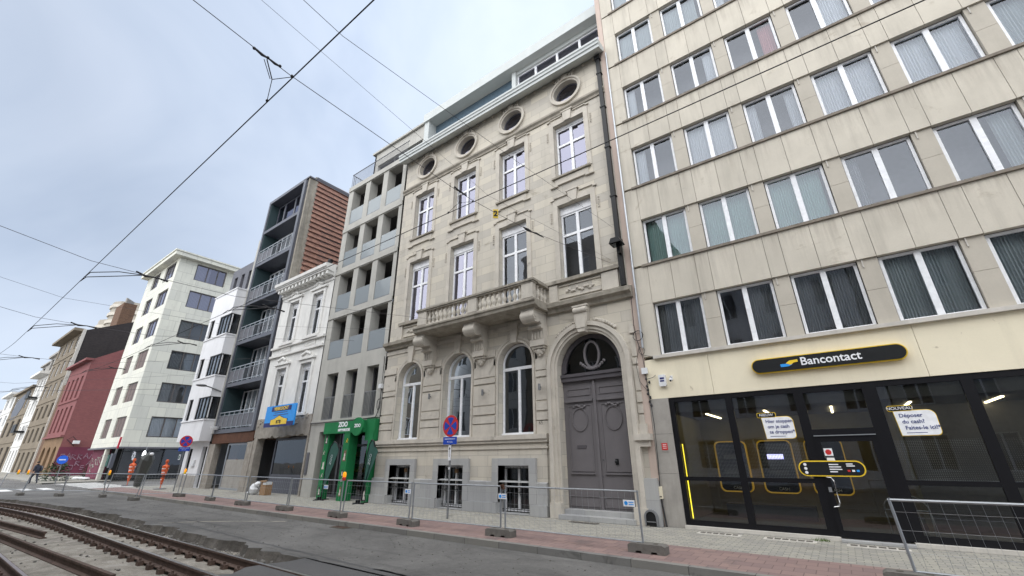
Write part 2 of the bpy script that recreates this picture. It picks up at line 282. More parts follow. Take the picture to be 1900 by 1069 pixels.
# ------------------------------------------------------------------ mesh helpers
WLOC = {}
class FR:                                   # a facade frame: u along the wall, d into the building, z up
    def __init__(s, ox=0, oy=12.6, ang=0): s.ox, s.oy, s.a = ox, oy, ang; s.c, s.s = math.cos(ang), math.sin(ang)
    def map(s, u, d, z): return (s.ox + s.c*u - s.s*d, s.oy + s.s*u + s.c*d, z)
W0 = FR(0, 0)                               # plain world coordinates
F = FR(0, 12.6)
class MB:
    def __init__(s, fr=W0): s.v = []; s.f = []; s.fr = fr
    def P(s, p): s.v.append(s.fr.map(*p)); return len(s.v)-1
    def poly(s, pts): s.f.append([s.P(p) for p in pts]); return s
    def box(s, x0, x1, y0, y1, z0, z1):
        i = [s.P(p) for p in ((x0, y0, z0), (x1, y0, z0), (x1, y1, z0), (x0, y1, z0), (x0, y0, z1), (x1, y0, z1), (x1, y1, z1), (x0, y1, z1))]
        for q in ((0, 1, 5, 4), (1, 2, 6, 5), (2, 3, 7, 6), (3, 0, 4, 7), (4, 5, 6, 7), (3, 2, 1, 0)): s.f.append([i[k] for k in q])
        return s
    def prism(s, pts, ax, a, b):            # pts: 2-D outline; ax: 'xz' 'xy' 'yz'
        g = {'xz': lambda p, t: (p[0], t, p[1]), 'xy': lambda p, t: (p[0], p[1], t), 'yz': lambda p, t: (t, p[0], p[1])}[ax]
        A = [s.P(g(p, a)) for p in pts]; B = [s.P(g(p, b)) for p in pts]; n = len(pts)
        s.f.append(A); s.f.append(B[::-1])
        for i in range(n): s.f.append([A[i], B[i], B[(i+1) % n], A[(i+1) % n]])
        return s
    def ring(s, o, i, y0, y1):              # outlines o,i in xz, extruded y0..y1 (closed ring)
        n = len(o); idx = [[s.P((p[0], y, p[1])) for p in L_] for L_ in (o, i) for y in (y0, y1)]
        of, ob, nf, nb = idx
        for k in range(n):
            j = (k+1) % n
            s.f += [[of[k], of[j], nf[j], nf[k]], [ob[k], nb[k], nb[j], ob[j]], [of[k], ob[k], ob[j], of[j]], [nf[k], nf[j], nb[j], nb[k]]]
        return s
    def strip(s, o, i, y0, y1):             # open ring
        n = len(o); of, ob, nf, nb = [[s.P((p[0], y, p[1])) for p in L_] for L_ in (o, i) for y in (y0, y1)]
        for k in range(n-1):
            j = k+1
            s.f += [[of[k], of[j], nf[j], nf[k]], [ob[k], nb[k], nb[j], ob[j]], [of[k], ob[k], ob[j], of[j]], [nf[k], nf[j], nb[j], nb[k]]]
        s.f += [[of[0], nf[0], nb[0], ob[0]], [of[-1], ob[-1], nb[-1], nf[-1]]]
        return s
    def path(s, pts, r, n=6, close=False):
        P = [Vector(p) for p in pts]; rings = []
        for k, p in enumerate(P):
            a = P[k-1] if k else p; b = P[k+1] if k < len(P)-1 else p
            if close: a = P[k-1]; b = P[(k+1) % len(P)]
            t = (b-a).normalized(); x = t.cross(Vector((0, 0, 1)))
            if x.length < 1e-3: x = Vector((1, 0, 0))
            x.normalize(); y = x.cross(t); rr = r[k] if isinstance(r, (list, tuple)) else r
            rings.append([s.P(tuple(p + rr*(math.cos(2*math.pi*i/n)*x + math.sin(2*math.pi*i/n)*y))) for i in range(n)])
        m = len(rings)
        for k in range(m if close else m-1):
            A, B = rings[k], rings[(k+1) % m]
            for i in range(n): s.f.append([A[i], A[(i+1) % n], B[(i+1) % n], B[i]])
        if not close: s.f.append(rings[0][::-1]); s.f.append(rings[-1])
        return s
    def tube(s, a, b, r, n=8): return s.path([a, b], r, n)
    def lathe(s, prof, c, n=12, sy=1.0):
        rg = [[s.P((c[0]+r*math.cos(2*math.pi*i/n), c[1]+sy*r*math.sin(2*math.pi*i/n), c[2]+z)) for i in range(n)] for r, z in prof]
        for A, B in zip(rg, rg[1:]):
            for i in range(n): s.f.append([A[i], A[(i+1) % n], B[(i+1) % n], B[i]])
        s.f.append(rg[0][::-1]); s.f.append(rg[-1]); return s
    def blob(s, c, rx, ry, rz, n=8, jit=0.):
        st = []
        for j in range(1, n//2+1):
            t = math.pi*j/(n//2+1)
            st.append([s.P((c[0]+rx*math.sin(t)*math.cos(2*math.pi*i/n)*(1+jit*rnd.uniform(-1, 1)), c[1]+ry*math.sin(t)*math.sin(2*math.pi*i/n)*(1+jit*rnd.uniform(-1, 1)), c[2]+rz*math.cos(t)*(1+jit*rnd.uniform(-1, 1)))) for i in range(n)])
        a = s.P((c[0], c[1], c[2]+rz)); b = s.P((c[0], c[1], c[2]-rz))
        for i in range(n): s.f.append([a, st[0][i], st[0][(i+1) % n]]); s.f.append([b, st[-1][(i+1) % n], st[-1][i]])
        for A, B in zip(st, st[1:]):
            for i in range(n): s.f.append([A[i], B[i], B[(i+1) % n], A[(i+1) % n]])
        return s
    def mesh(s, name, mat, off=(0, 0, 0), smooth=False):
        me = bpy.data.meshes.new(name); ox, oy, oz = off
        me.from_pydata([(x-ox, y-oy, z-oz) for x, y, z in s.v], [], s.f)
        me.materials.append(M[mat] if isinstance(mat, str) else mat)
        if smooth:
            me.polygons.foreach_set('use_smooth', [True]*len(me.polygons))
            try: me.set_sharp_from_angle(angle=R(40))
            except Exception: pass
        me.update(); return me
    def build_each(s, name, mat, parent=None, smooth=False):
        par = list(range(len(s.v)))
        def fd(a):
            while par[a] != a: par[a] = par[par[a]]; a = par[a]
            return a
        for f in s.f:
            for q in f[1:]: par[fd(q)] = fd(f[0])
        gr = {}
        for f in s.f: gr.setdefault(fd(f[0]), []).append(f)
        r = None
        for k in gr:
            m = MB(); idx = {}
            for f in gr[k]:
                for q in f:
                    if q not in idx: idx[q] = len(m.v); m.v.append(s.v[q])
                m.f.append([idx[q] for q in f])
            r = m.build(name, mat, parent, smooth)
        return r
    def build(s, name, mat, parent=None, smooth=False, label=None):
        w = WLOC.get(parent.name, (0, 0, 0)) if parent else (0, 0, 0)
        o = bpy.data.objects.new(name, s.mesh(name, mat, w, smooth)); COL.objects.link(o)
        if parent: o.parent = parent
        WLOC[o.name] = w
        if label: o['label'] = label
        return o
def add(name, me, parent=None, wloc=(0, 0, 0), rz=0):
    o = bpy.data.objects.new(name, me); COL.objects.link(o)
    pw = WLOC.get(parent.name, (0, 0, 0)) if parent else (0, 0, 0)
    o.location = (wloc[0]-pw[0], wloc[1]-pw[1], wloc[2]-pw[2]); o.rotation_euler[2] = rz; o.parent = parent; WLOC[o.name] = tuple(wloc); return o
def child(name, me, parent):                # local child sharing the parent's own axes
    o = bpy.data.objects.new(name, me); COL.objects.link(o); o.parent = parent; return o
def thing(name, label, cat, loc, group=None):
    o = bpy.data.objects.new(name, None); COL.objects.link(o); o.location = loc; o.empty_display_size = 0.3
    o['label'] = label; o['category'] = cat
    if group: o['group'] = group
    WLOC[o.name] = tuple(loc); return o
def tag(o, label, cat, group=None):
    o['label'] = label; o['category'] = cat
    if group: o['group'] = group
    return o
def struct(o): o['kind'] = 'structure'; return o
def copy_thing(root, loc, rz=None, label=None, group=None):
    c = root.copy(); COL.objects.link(c); c.location = loc
    if rz is not None: c.rotation_euler[2] = rz
    if label: c['label'] = label
    if group: c['group'] = group
    for ch in list(root.children):
        d = ch.copy(); COL.objects.link(d); d.parent = c
        for g in list(ch.children):
            h = g.copy(); COL.objects.link(h); h.parent = d
    WLOC[c.name] = tuple(loc); return c
def arc(cx, cz, r, a0, a1, n, rz=None): return [(cx + r*math.cos(R(a0+(a1-a0)*i/n)), cz + (rz or r)*math.sin(R(a0+(a1-a0)*i/n))) for i in range(n+1)]
def text(s, size, u, d, z, mat, parent, fr=F, align='CENTER', bold=0.0, ext=0.004, name='lettering', sx=1.0, shear=0.0, rot=0.0):
    cu = bpy.data.curves.new('lettering', 'FONT'); cu.body = s; cu.size = size; cu.extrude = ext; cu.align_x = align; cu.align_y = 'CENTER'; cu.offset = bold; cu.shear = shear; cu.resolution_u = 3
    t = bpy.data.objects.new('tmp', cu); COL.objects.link(t)
    me = bpy.data.meshes.new_from_object(t.evaluated_get(bpy.context.evaluated_depsgraph_get()))
    bpy.data.objects.remove(t); bpy.data.curves.remove(cu)
    w = WLOC.get(parent.name, (0, 0, 0)) if parent else (0, 0, 0); cr_, sr_ = math.cos(rot), math.sin(rot)
    for v in me.vertices:
        x, y, dd = v.co.x*sx, v.co.y, v.co.z
        x, y = x*cr_-y*sr_, x*sr_+y*cr_
        q = fr.map(u+x, d-dd, z+y); v.co = (q[0]-w[0], q[1]-w[1], q[2]-w[2])
    me.materials.clear(); me.materials.append(M[mat]); me.name = name
    o = bpy.data.objects.new(name, me); COL.objects.link(o); o.parent = parent; return o

def wall(mb, u0, u1, z0, z1, ops, d=0.0, rev=0.25):
    """wall sheet with openings + reveals.  op = (kind,u0,u1,z0,z1[,zs])  kind: r rect, a arch (zs spring), o oval"""
    us = sorted({round(x, 4) for x in [u0, u1] + [v for o in ops for v in (o[1], o[2])] if u0 <= x <= u1})
    zs = sorted({round(x, 4) for x in [z0, z1] + [v for o in ops for v in (o[3], o[4])] if z0 <= x <= z1})
    for i in range(len(us)-1):
        for k in range(len(zs)-1):
            cx, cz = (us[i]+us[i+1])/2, (zs[k]+zs[k+1])/2
            if any(o[1] < cx < o[2] and o[3] < cz < o[4] for o in ops): continue
            mb.poly([(us[i], d, zs[k]), (us[i+1], d, zs[k]), (us[i+1], d, zs[k+1]), (us[i], d, zs[k+1])])
    for o in ops:
        k, a, b, c, e_ = o[:5]
        if k == 'r': out_ = [(a, c), (b, c), (b, e_), (a, e_)]
        elif k == 'a':
            zs_ = o[5]; m = (a+b)/2; ar = arc(m, zs_, (b-a)/2, 0, 180, 20, e_-zs_)
            out_ = [(a, c), (b, c)] + ar
            for part, corner in ((ar[:11], (b, e_)), (ar[10:], (a, e_))):
                for p, q in zip(part, part[1:]): mb.poly([(corner[0], d, corner[1]), (p[0], d, p[1]), (q[0], d, q[1])])
        else:
            el = arc((a+b)/2, (c+e_)/2, (b-a)/2, 0, 360, 24, (e_-c)/2); out_ = el[:-1]
            for q4, corner in enumerate(((b, e_), (a, e_), (a, c), (b, c))):
                pr_ = el[q4*6:q4*6+7]
                for p, q in zip(pr_, pr_[1:]): mb.poly([(corner[0], d, corner[1]), (p[0], d, p[1]), (q[0], d, q[1])])
        n = len(out_)
        for i in range(n):
            p, q = out_[i], out_[(i+1) % n]
            mb.poly([(p[0], d, p[1]), (q[0], d, q[1]), (q[0], d+rev, q[1]), (p[0], d+rev, p[1])])
    return mb

WC = {}
def window(parent, fr, u0, z0, w, h, d, style='two', fm='upvc', gm='glass_block', curtain=None, cfrac=1.0, b=0.065, mull=0.1, box=0.0, tz=None, name='window', split=None, cside=0):
    key = (style, round(w, 3), round(h, 3), fm, gm, b, mull, box, tz, str(split))
    if key not in WC:
        f = MB(); D = 0.07; H = h - box
        if style == 'arch':
            r = w/2; zs = h-r
            o_ = [(0, 0)] + [(p[0], p[1]) for p in arc(r, zs, r, 180, 0, 20)] + [(w, 0)]
            i_ = [(b, b)] + [(p[0], p[1]) for p in arc(r, zs, r-b, 180, 0, 20)] + [(w-b, b)]
            f.ring(o_, i_, 0, D)
            t = tz if tz else zs
            f.box(b*.6, w-b*.6, -.008, D-.004, t, t+.11); f.box(r-mull/2, r+mull/2, .002, D-.002, b*.5, t); f.box(-.03, w+.03, -.05, D-.006, -.05, .055)
            pane = [(b*.5, b*.5)] + arc(r, zs, r-b*.5, 180, 0, 20) + [(w-b*.5, b*.5)]
        else:
            f.box(0, b, 0, D, 0, H); f.box(w-b, w, 0, D, 0, H); f.box(b, w-b, 0, D, 0, b); f.box(b, w-b, 0, D, H-b, H)
            if box: f.box(-.01, w+.01, -.03, D, H, h)
            pane = [(b*.5, b*.5), (w-b*.5, b*.5), (w-b*.5, H-b*.5), (b*.5, H-b*.5)]
            if style in ('two', 'cross'): f.box(w/2-mull/2, w/2+mull/2, -.012, D-.01, b*.5, H-b*.5)
            if style == 'cross': f.box(b*.5, w-b*.5, -.008, D-.012, tz, tz+.1)
            if style == 'n':
                for x in split: f.box(w*x-mull/2, w*x+mull/2, -.006, D-.006, b*.5, H-b*.5)
        p = MB(); yq = 0.04
        p.poly([(x, yq, z) for x, z in pane])
        WC[key] = (f.mesh('frame', fm), p.mesh('pane', gm))
    fm_, pm = WC[key]
    wo = add(name, fm_, parent, fr.map(u0, d, z0), fr.a)
    child('pane', pm, wo)
    if curtain:
        ck = ('c', round(w, 3), round(h, 3), curtain, cfrac, cside)
        if ck not in WC:
            c = MB(); n = 26; H = h-box
            rngs = [(0.04*w, w*0.04+w*0.92*cfrac)] if cside == 0 else [(w*(1-.04)-w*.92*cfrac, w*.96)] if cside == 1 else [(.04*w, .04*w+.46*w*cfrac), (.96*w-.46*w*cfrac, .96*w)]
            for a_, b_ in rngs:
                m = max(6, int(n*(b_-a_)/w)); row = []
                for i in range(m*3+1):
                    x = a_ + (b_-a_)*i/(m*3); y = 0.20 + 0.03*math.sin(i*2.1+0.6*math.sin(i*.37)); row.append((x, y))
                for (xa, ya), (xb, yb) in zip(row, row[1:]): c.poly([(xa, ya, .03), (xb, yb, .03), (xb, yb, H-.03), (xa, ya, H-.03)])
            WC[ck] = c.mesh('curtain', curtain, smooth=False)
        child('curtain', WC[ck], wo)
    return wo

# ================================================================== ground
g = MB(); g.box(-400, 150, -120, 200, -1.2, -0.36); struct(g.build('ground', 'earth'))
def off(x): return 0.0 if x > -20 else -0.0048*(x+20)**2
def wob(x): return 0.28*mnoise.noise(Vector((x*.7, 0, 0)))+0.16*mnoise.noise(Vector((x*2.7, 3, 0)))+0.07*mnoise.noise(Vector((x*8.1, 9, 0)))
# trench edge, road north of it
xs = [-60+0.125*i for i in range(407)]                    # -60 .. -9.25
ed = [(x, 5.42+off(x)+wob(x)*(1 if x < -9.6 else .3)) for x in xs]
ed.append((-9.2, 5.5))
g = MB(); te = MB()
for (xa, ya), (xb, yb) in zip(ed, ed[1:]):
    for i in range(3):
        t0, t1 = i/3, (i+1)/3; Y = 8.40
        g.poly([(xa, ya+(Y-ya)*t0, -.12), (xb, yb+(Y-yb)*t0, -.12), (xb, yb+(Y-yb)*t1, -.12), (xa, ya+(Y-ya)*t1, -.12)])
    J = lambda q: 0.05*(mnoise.noise(Vector((q*3.1, 1.7, 0)))+.6*mnoise.noise(Vector((q*9.3, 5.7, 0))))
    te.poly([(xa, ya, -.12), (xa, ya-.02-J(xa)*.3, -.20), (xb, yb-.02-J(xb)*.3, -.20), (xb, yb, -.12)])
    te.poly([(xa, ya-.02-J(xa)*.3, -.20), (xa, ya-.09-J(xa), -.37), (xb, yb-.09-J(xb), -.37), (xb, yb-.02-J(xb)*.3, -.20)])
g.poly([(-9.2, 5.5, -.12), (60, 5.5, -.12), (60, 8.40, -.12), (-9.2, 8.40, -.12)])
g.poly([(-400, -9, -.125), (-60, -9, -.125), (-60, 8.4, -.125), (-400, 8.4, -.125)])
g.box(-60, -8.6, -9, -1.9, -.5, -.12)
struct(g.build('road', 'asphalt')); struct(te.build('road_cut_edge', 'earth'))
g = MB()                                                  # fresh asphalt infill round the near rails
pts = [(-9.25, -1.9)] + [(-9.25 + 0.12*math.sin(y*5)+0.08*math.sin(y*11), y) for y in [-1.5+.35*i for i in range(20)]] + [(-9.2, 5.5), (60, 5.5), (60, -9), (-8.6, -9), (-8.6, -1.9)]
g.prism(pts, 'xy', -.36, -.13); struct(g.build('fresh_asphalt', 'new_asphalt'))
g = MB()
pts = [(-9.15, 5.49)] + [(x, 5.62+.12*math.sin(x*1.7)+.05*math.sin(x*6)) for x in [-9+.4*i for i in range(40)]] + [(8, 5.49)]
g.prism(pts, 'xy', -.15, -.116); struct(g.build('asphalt_seam', 'new_asphalt'))
def seam(pts, wd, mt, nm):
    g_ = MB()
    fine = []
    for (xa, ya), (xb, yb) in zip(pts, pts[1:]):
        k_ = max(1, int(abs(xb-xa)/.25))
        fine += [(xa+(xb-xa)*i/k_, ya+(yb-ya)*i/k_) for i in range(k_)]
    fine.append(pts[-1])
    q = [(x, y+.05*mnoise.noise(Vector((x*1.3, y, 4))), wd*(1+.8*mnoise.noise(Vector((x*2.9, y, 8))))) for x, y in fine]
    for (xa, ya, wa), (xb, yb, wb) in zip(q, q[1:]): g_.poly([(xa, ya-wa, -.116), (xb, yb-wb, -.116), (xb, yb+wb, -.116), (xa, ya+wa, -.116)])
    struct(g_.build(nm, mt))
seam([(-17.9, 5.95), (-14, 5.85), (-11.5, 5.75), (-9.0, 5.72), (-5.6, 5.62), (0, 5.6)], .035, 'new_asphalt', 'road_crack')
seam([(-30, 5.5), (-26, 5.85), (-22, 6.2), (-18.6, 6.35), (-15, 6.5)], .022, 'new_asphalt', 'road_joint')
seam([(-17.9, 5.6), (-17.0, 6.6), (-16.0, 7.3), (-14.8, 8.0)], .06, 'bed', 'sand_streak')
g = MB()                                                  # track bed sheet
for x in range(-60, -9):
    a, b = off(x), off(x+1)
    g.poly([(x, -2.2, -.33), (x+1, -2.2, -.33), (x+1, 5.9+b, -.33), (x, 5.9+a, -.33)])
struct(g.build('track_bed', 'bed'))
g = MB(); g.box(-41.6, 60, 8.52, 30, -.35, -.005); struct(g.build('pavement', 'paver'))
g = MB(); g.box(-41.5, 60, 8.53, 10.12, -.02, 0.0); struct(g.build('cycle_strip', 'pink_paver'))
g = MB(); g.box(-41.6, 60, 8.38, 8.53, -.4, .004); struct(g.build('kerb', 'kerb'))
g = MB(); g.box(-56.6, -41.6, 8.4, 90, -.4, -.10); struct(g.build('side_street', 'asphalt'))
g = MB(); g.box(-400, -56.6, 8.4, 90, -.35, -.02); struct(g.build('far_pavement', 'paver'))
g = MB(); g.box(-56.7, -56.5, 8.3, 60, -.4, 0.0); g.box(-400, -56.7, 8.25, 8.4, -.4, 0.0); struct(g.build('far_kerb', 'kerb'))
g = MB()                                                  # zebra stripes across the side street and the main street
for i in range(9): g.box(-55.6+1.5*i, -54.9+1.5*i, 9.0, 11.6, -.1, -.094)
for i in range(6): g.box(-48.5, -45.5, 1.9+1.0*i+.0, 2.45+1.0*i, -.12, -.112)
struct(g.build('crossing_stripes', 'white_stucco'))

# ================================================================== rails
def rail(y, xa, xb, zt=-0.11, bright=True):
    n = max(2, int((xb-xa)/1.0)); xs_ = [xa+(xb-xa)*i/n for i in range(n+1)]
    root = thing('tram_rail', '', 'rail', (xs_[-1], y, zt), 'tram rails'); prof = [(-.075, -.17), (.075, -.17), (.075, -.155), (.012, -.13), (.012, -.045), (.036, -.035), (.036, -.004), (-.036, -.004), (-.036, -.035), (-.012, -.045), (-.012, -.13), (-.075, -.155)]
    m = MB(); rows = [[m.P((x, y+off(x)+p[0], zt+p[1])) for p in prof] for x in xs_]
    for A, B in zip(rows, rows[1:]):
        for i in range(len(prof)): m.f.append([A[i], A[(i+1) % 12], B[(i+1) % 12], B[i]])
    m.f.append(rows[0]); m.f.append(rows[-1][::-1]); m.build('rail_web', 'rail_side', root)
    t = MB()
    for xa_, xb_ in zip(xs_, xs_[1:]):
        a, b = y+off(xa_), y+off(xb_); wd = .026
        t.poly([(xa_, a-wd, zt-.0005), (xb_, b-wd, zt-.0005), (xb_, b+wd, zt-.0005), (xa_, a+wd, zt-.0005)])
    t.build('rail_head', 'rail_top' if bright else 'rail_side', root)
    if bright:
        c = MB(); x = xa+.3
        while x < min(xb, -9.5):
            yy = y+off(x)
            for s in (-1, 1):
                c.box(x-.07, x+.07, yy+s*.11-.05, yy+s*.11+.05, zt-.22, zt-.135); c.lathe([(.022, 0), (.022, .05)], (x, yy+s*.12, zt-.14), 6)
            x += .62
        o = c.build('rail_clips', 'rail_side', root); o['kind'] = 'stuff'
    return root
rail(4.72, -58, 6)['label'] = 'tram rail nearest the pavement, running under the fence of the old townhouse'
rail(3.84, -58, 6)['label'] = 'second tram rail from the pavement, polished head and rows of clips'
rail(1.95, -58, 6)['label'] = 'shiny tram rail at the bottom left corner of the photo'
rail(1.0, -58, 6)['label'] = 'outermost rail of the track nearest the viewer'
def loose(p, q, label):
    root = thing('rail_offcut', label, 'rail piece', (q[0], q[1], -.33), 'loose lengths of rusty rail'); m = MB(); a, b = Vector(p), Vector(q); t = (b-a).normalized(); s = Vector((-t.y, t.x, 0))
    prof = [(-.075, 0), (.075, 0), (.075, .018), (.014, .04), (.014, .12), (.036, .135), (.036, .17), (-.036, .17), (-.036, .135), (-.014, .12), (-.014, .04), (-.075, .018)]
    A = [m.P(tuple(a+s*u+Vector((0, 0, w)))) for u, w in prof]; B = [m.P(tuple(b+s*u+Vector((0, 0, w)))) for u, w in prof]
    for i in range(12): m.f.append([A[i], A[(i+1) % 12], B[(i+1) % 12], B[i]])
    m.f.append(A); m.f.append(B[::-1]); m.build('rail_web', 'rail_side', root)
loose((-30, 1.9, -.33), (-10.9, 2.93, -.33), 'long rusty rail lying cut off between the two tracks')
loose((-30, 2.3, -.33), (-18.9, 3.22, -.33), 'short rusty rail stub ending beside the second rail')
# rubble of broken asphalt along the trench edge
rb = MB()
for i in range(2200):
    x = rnd.uniform(-36, -9.3); y = 5.42+off(x)+wob(x)-abs(rnd.gauss(.08, .16)); s = rnd.uniform(.012, .03)*(.6+1.9*(rnd.random() < .06))
    rb.blob((x, y, -.33+s*.4), s*rnd.uniform(.8, 1.6), s, s*.7, 6, .25)
for i in range(300):
    x = rnd.uniform(-34, -9.4); y = rnd.uniform(1.2, 4.9)+off(x); s = rnd.uniform(.01, .035)
    rb.blob((x, y, -.33+s*.4), s, s, s*.7, 6, .25)
for i in range(700):
    x = rnd.uniform(-30, 4); y = rnd.uniform(5.7, 8.3); s = rnd.uniform(.006, .018)
    rb.blob((x, y, -.12+s*.3), s*1.2, s, s*.7, 5, .25)
o = rb.build('rubble', 'foot'); tag(o, 'broken asphalt lumps along the trench edge beside the rails', 'rubble'); o['kind'] = 'stuff'

# ================================================================== stone townhouse
X0, X1 = -16.6, -4.42
CX = [-14.83, -11.97, -9.10, -6.17]
T = thing('stone_townhouse', 'pale limestone townhouse with round windows under a white cornice and a large arched door', 'townhouse', (-10.5, 12.6, 0))
ops = []
for c in CX: ops += [('r', c-.715, c+.715, 12.3, 14.97), ('o', c-.6, c+.6, 16.07, 17.13)]
for i, c in enumerate(CX): ops.append(('r', c-.715, c+.715, 6.95 if i in (1, 2) else 7.75, 10.95))
GX = [-14.83, -11.93, -9.04]
for c in GX: ops.append(('a', c-.775, c+.775, 2.45, 5.78, 5.0))
w = MB(F); wall(w, X0, X1, 6.55, 17.75, [o for o in ops if o[3] > 6.5]); w.build('upper_wall', 'stone', T)
w = MB(F); wall(w, X0, -7.78, 2.45, 6.55, [o for o in ops if o[3] < 6], rev=.28)
wall(w, -7.78, X1, 0, 6.55, [('a', -7.25, -4.93, 0, 5.65, 4.49)], rev=.4); w.build('ground_floor_wall', 'stone', T)
# basement
bo = [('r', c-.64, c+.64, 0.03, 1.47) for c in (-14.85, -11.98, -9.07)]
w = MB(F); wall(w, X0, -7.75, 0, .95, [(k, a, b, max(c, 0), d) for k, a, b, c, d in bo], -.14, .45)
w.poly([(X0, -.14, .95), (-7.75, -.14, .95), (-7.75, 0.02, 1.0), (X0, .02, 1.0)]); w.poly([(-7.75, -.14, 0), (-7.75, .1, 0), (-7.75, .1, .95), (-7.75, -.14, .95)])
for a, b in ((X0, -15.55), (-14.15, -12.68), (-11.28, -9.77), (-8.37, -7.75)): w.box(a, b, -.20, -.137, 0, .32)
w.box(-4.74, -4.22, -.16, .01, 0, 1.1); w.box(-4.72, -4.24, -.14, .0, 1.1, 1.16)
w.build('plinth', 'bluestone', T)
w = MB(F); wall(w, X0, -7.75, .95, 2.2, [('r', c-.64, c+.64, .95, 1.47) for c in (-14.85, -11.98, -9.07)], -.05, .36); w.build('basement_wall', 'stone', T)
for c in (-14.85, -11.98, -9.07):
    a, b = c-.64, c+.64; w = MB(F)
    w.box(a-.27, a, -.155, 0.1, .33, 1.70); w.box(b, b+.27, -.155, .1, .33, 1.70); w.box(a, b, -.155, .1, 1.472, 1.70)
    w.build('window_surround', 'bluestone', T)
for c in (-14.85, -11.98, -9.07):
    wo = window(T, F, c-.62, .06, 1.24, 1.40, .22, 'two', 'upvc', 'glass_dark', b=.08, mull=.09)
    gr = MB(F)
    for i in range(9): x = c-.56+.14*i; gr.tube((x, .1, .05), (x, .1, 1.42), .009, 5)
    for z in (.12, .62, 1.36): gr.box(c-.62, c+.62, .09, .11, z, z+.02)
    for i in range(4): gr.path([(c-.42+.28*i+.05*math.cos(t*.7), .1, .62+.05*math.sin(t*.7)) for t in range(9)], .007, 4, True)
    gr.build('window_grille', 'black', T)
for c in (-14.85, -11.98):
    MB(F).box(c-.02, c+.16, .13, .14, 1.2, 1.34).build('notice', 'brown_card', T)
# mouldings
w = MB(F)
w.box(X0-.02, -7.7, -.17, .05, 2.30, 2.45); w.box(X0-.02, -7.7, -.12, .05, 2.2, 2.30); w.box(X0, -7.7, -.09, .04, 2.0, 2.06)
# corner pieces of the rusticated piers
piers = [(X0, -15.74), (-13.92, -12.84), (-11.02, -9.95), (-8.13, -7.68), (-4.56, X1+.02)]
for a, b in piers:
    for z0, z1 in ((2.452, 2.86), (2.9, 3.14), (3.22, 3.5), (3.56, 4.28), (4.36, 4.54), (4.6, 5.26)): w.box(a, b, -.03-.012*(z1-z0 < .35), .02, z0, z1)
    w.box(a, b, -.06, .02, 5.34, 5.46); w.box(a+.01, b-.01, -.05, .02, 5.46, 5.62)
w.box(X0, -7.7, -.04, .01, 6.28, 6.45)
w.build('rusticated_bands', 'stone_trim', T)
w = MB(F)
for a, b in ((X0-.04, -13.62), (-7.47, -4.30)):
    w.prism([(0.02, 6.50), (-.12, 6.52), (-.17, 6.64), (-.30, 6.70), (-.32, 6.83), (-.24, 6.87), (.02, 6.93)], 'yz', a, b)
w.prism([(0.02, 15.42), (-.05, 15.42), (-.06, 15.52), (-.13, 15.6), (-.13, 15.68), (-.05, 15.74), (.02, 15.76)], 'yz', X0-.03, X1)
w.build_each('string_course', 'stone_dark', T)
# ground-floor arches: inner moulding + voussoir lines
for c in GX:
    w = MB(F)
    for r0, r1, d in ((.775, .86, -.05), (.9, 1.0, -.03)):
        w.strip([(c+r1*math.cos(R(a)), 5.0+r1*1.0*math.sin(R(a))) for a in range(180, -1, -9)], [(c+r0*math.cos(R(a)), 5.0+r0*math.sin(R(a))) for a in range(180, -1, -9)], d, .01)
    w.box(c-.86, c-.775, -.05, .01, 2.46, 5.0); w.box(c+.775, c+.86, -.05, .01, 2.46, 5.0)
    w.prism([(c-.13, 5.74), (c+.13, 5.74), (c+.2, 6.5), (c-.2, 6.5)], 'xz', -.11, .01)
    w.build('arch_moulding', 'stone_trim', T)
for c in GX: window(T, F, c-.76, 2.47, 1.52, 3.28, .25, 'arch', 'upvc', 'glass_dark', b=.075, mull=.10, tz=2.3)
# door surround
w = MB(F)
A = lambda r, n=24: [(-6.09+r, 0.0)] + arc(-6.09, 4.49, r, 0, 180, n) + [(-6.09-r, 0.0)]
w.strip(A(1.50), A(1.36), -.17, .01); w.strip(A(1.36), A(1.24), -.10, .01); w.strip(A(1.24), A(1.155), -.05, .02)
for s in (-1, 1): w.box(-6.09+s*1.34-.2, -6.09+s*1.34+.2, -.2, 0, 0, .42)
w.box(-7.62, -7.1, -.2, .0, 2.2, 2.3) if 0 else None
w.box(-4.72, -4.22, -.24, .01, 2.15, 2.32); w.box(-4.64, -4.3, -.16, .01, 1.98, 2.15); w.box(-4.6, -4.34, -.12, .01, 2.32, 2.6)
w.build('door_surround', 'stone_trim', T)
w = MB(F); w.prism([(-6.22-.02, 5.62), (-6.0, 5.62), (-5.88, 6.02), (-5.84, 6.5), (-6.38, 6.5), (-6.34, 6.02)], 'xz', -.26, .01)
w.path([(-6.36, -.22, 6.38), (-5.86, -.22, 6.38)], .12, 12); w.path([(-6.39, -.22, 6.38), (-5.83, -.22, 6.38)], .055, 10); w.box(-6.40, -5.82, -.3, .01, 6.5, 6.56); w.box(-6.28, -5.94, -.285, -.25, 5.75, 6.15)
w.build('keystone', 'stone_trim', T, True)
for s in (-1, 1):
    w = MB(F)
    for i in range(9):
        a = R(90+s*(14+3.6*i)); w.blob((-6.09+1.58*math.cos(a), -.06, 4.49+1.58*math.sin(a)), .075, .06, .06, 7, .2)
    w.build('leaf_garland', 'stone_trim', T, True)
# steps
w = MB(F); w.box(-7.28, -4.9, -.30, .35, 0, .125); w.box(-7.22, -4.96, -.02, .36, .125, .25); w.build('door_step', 'bluestone', T)
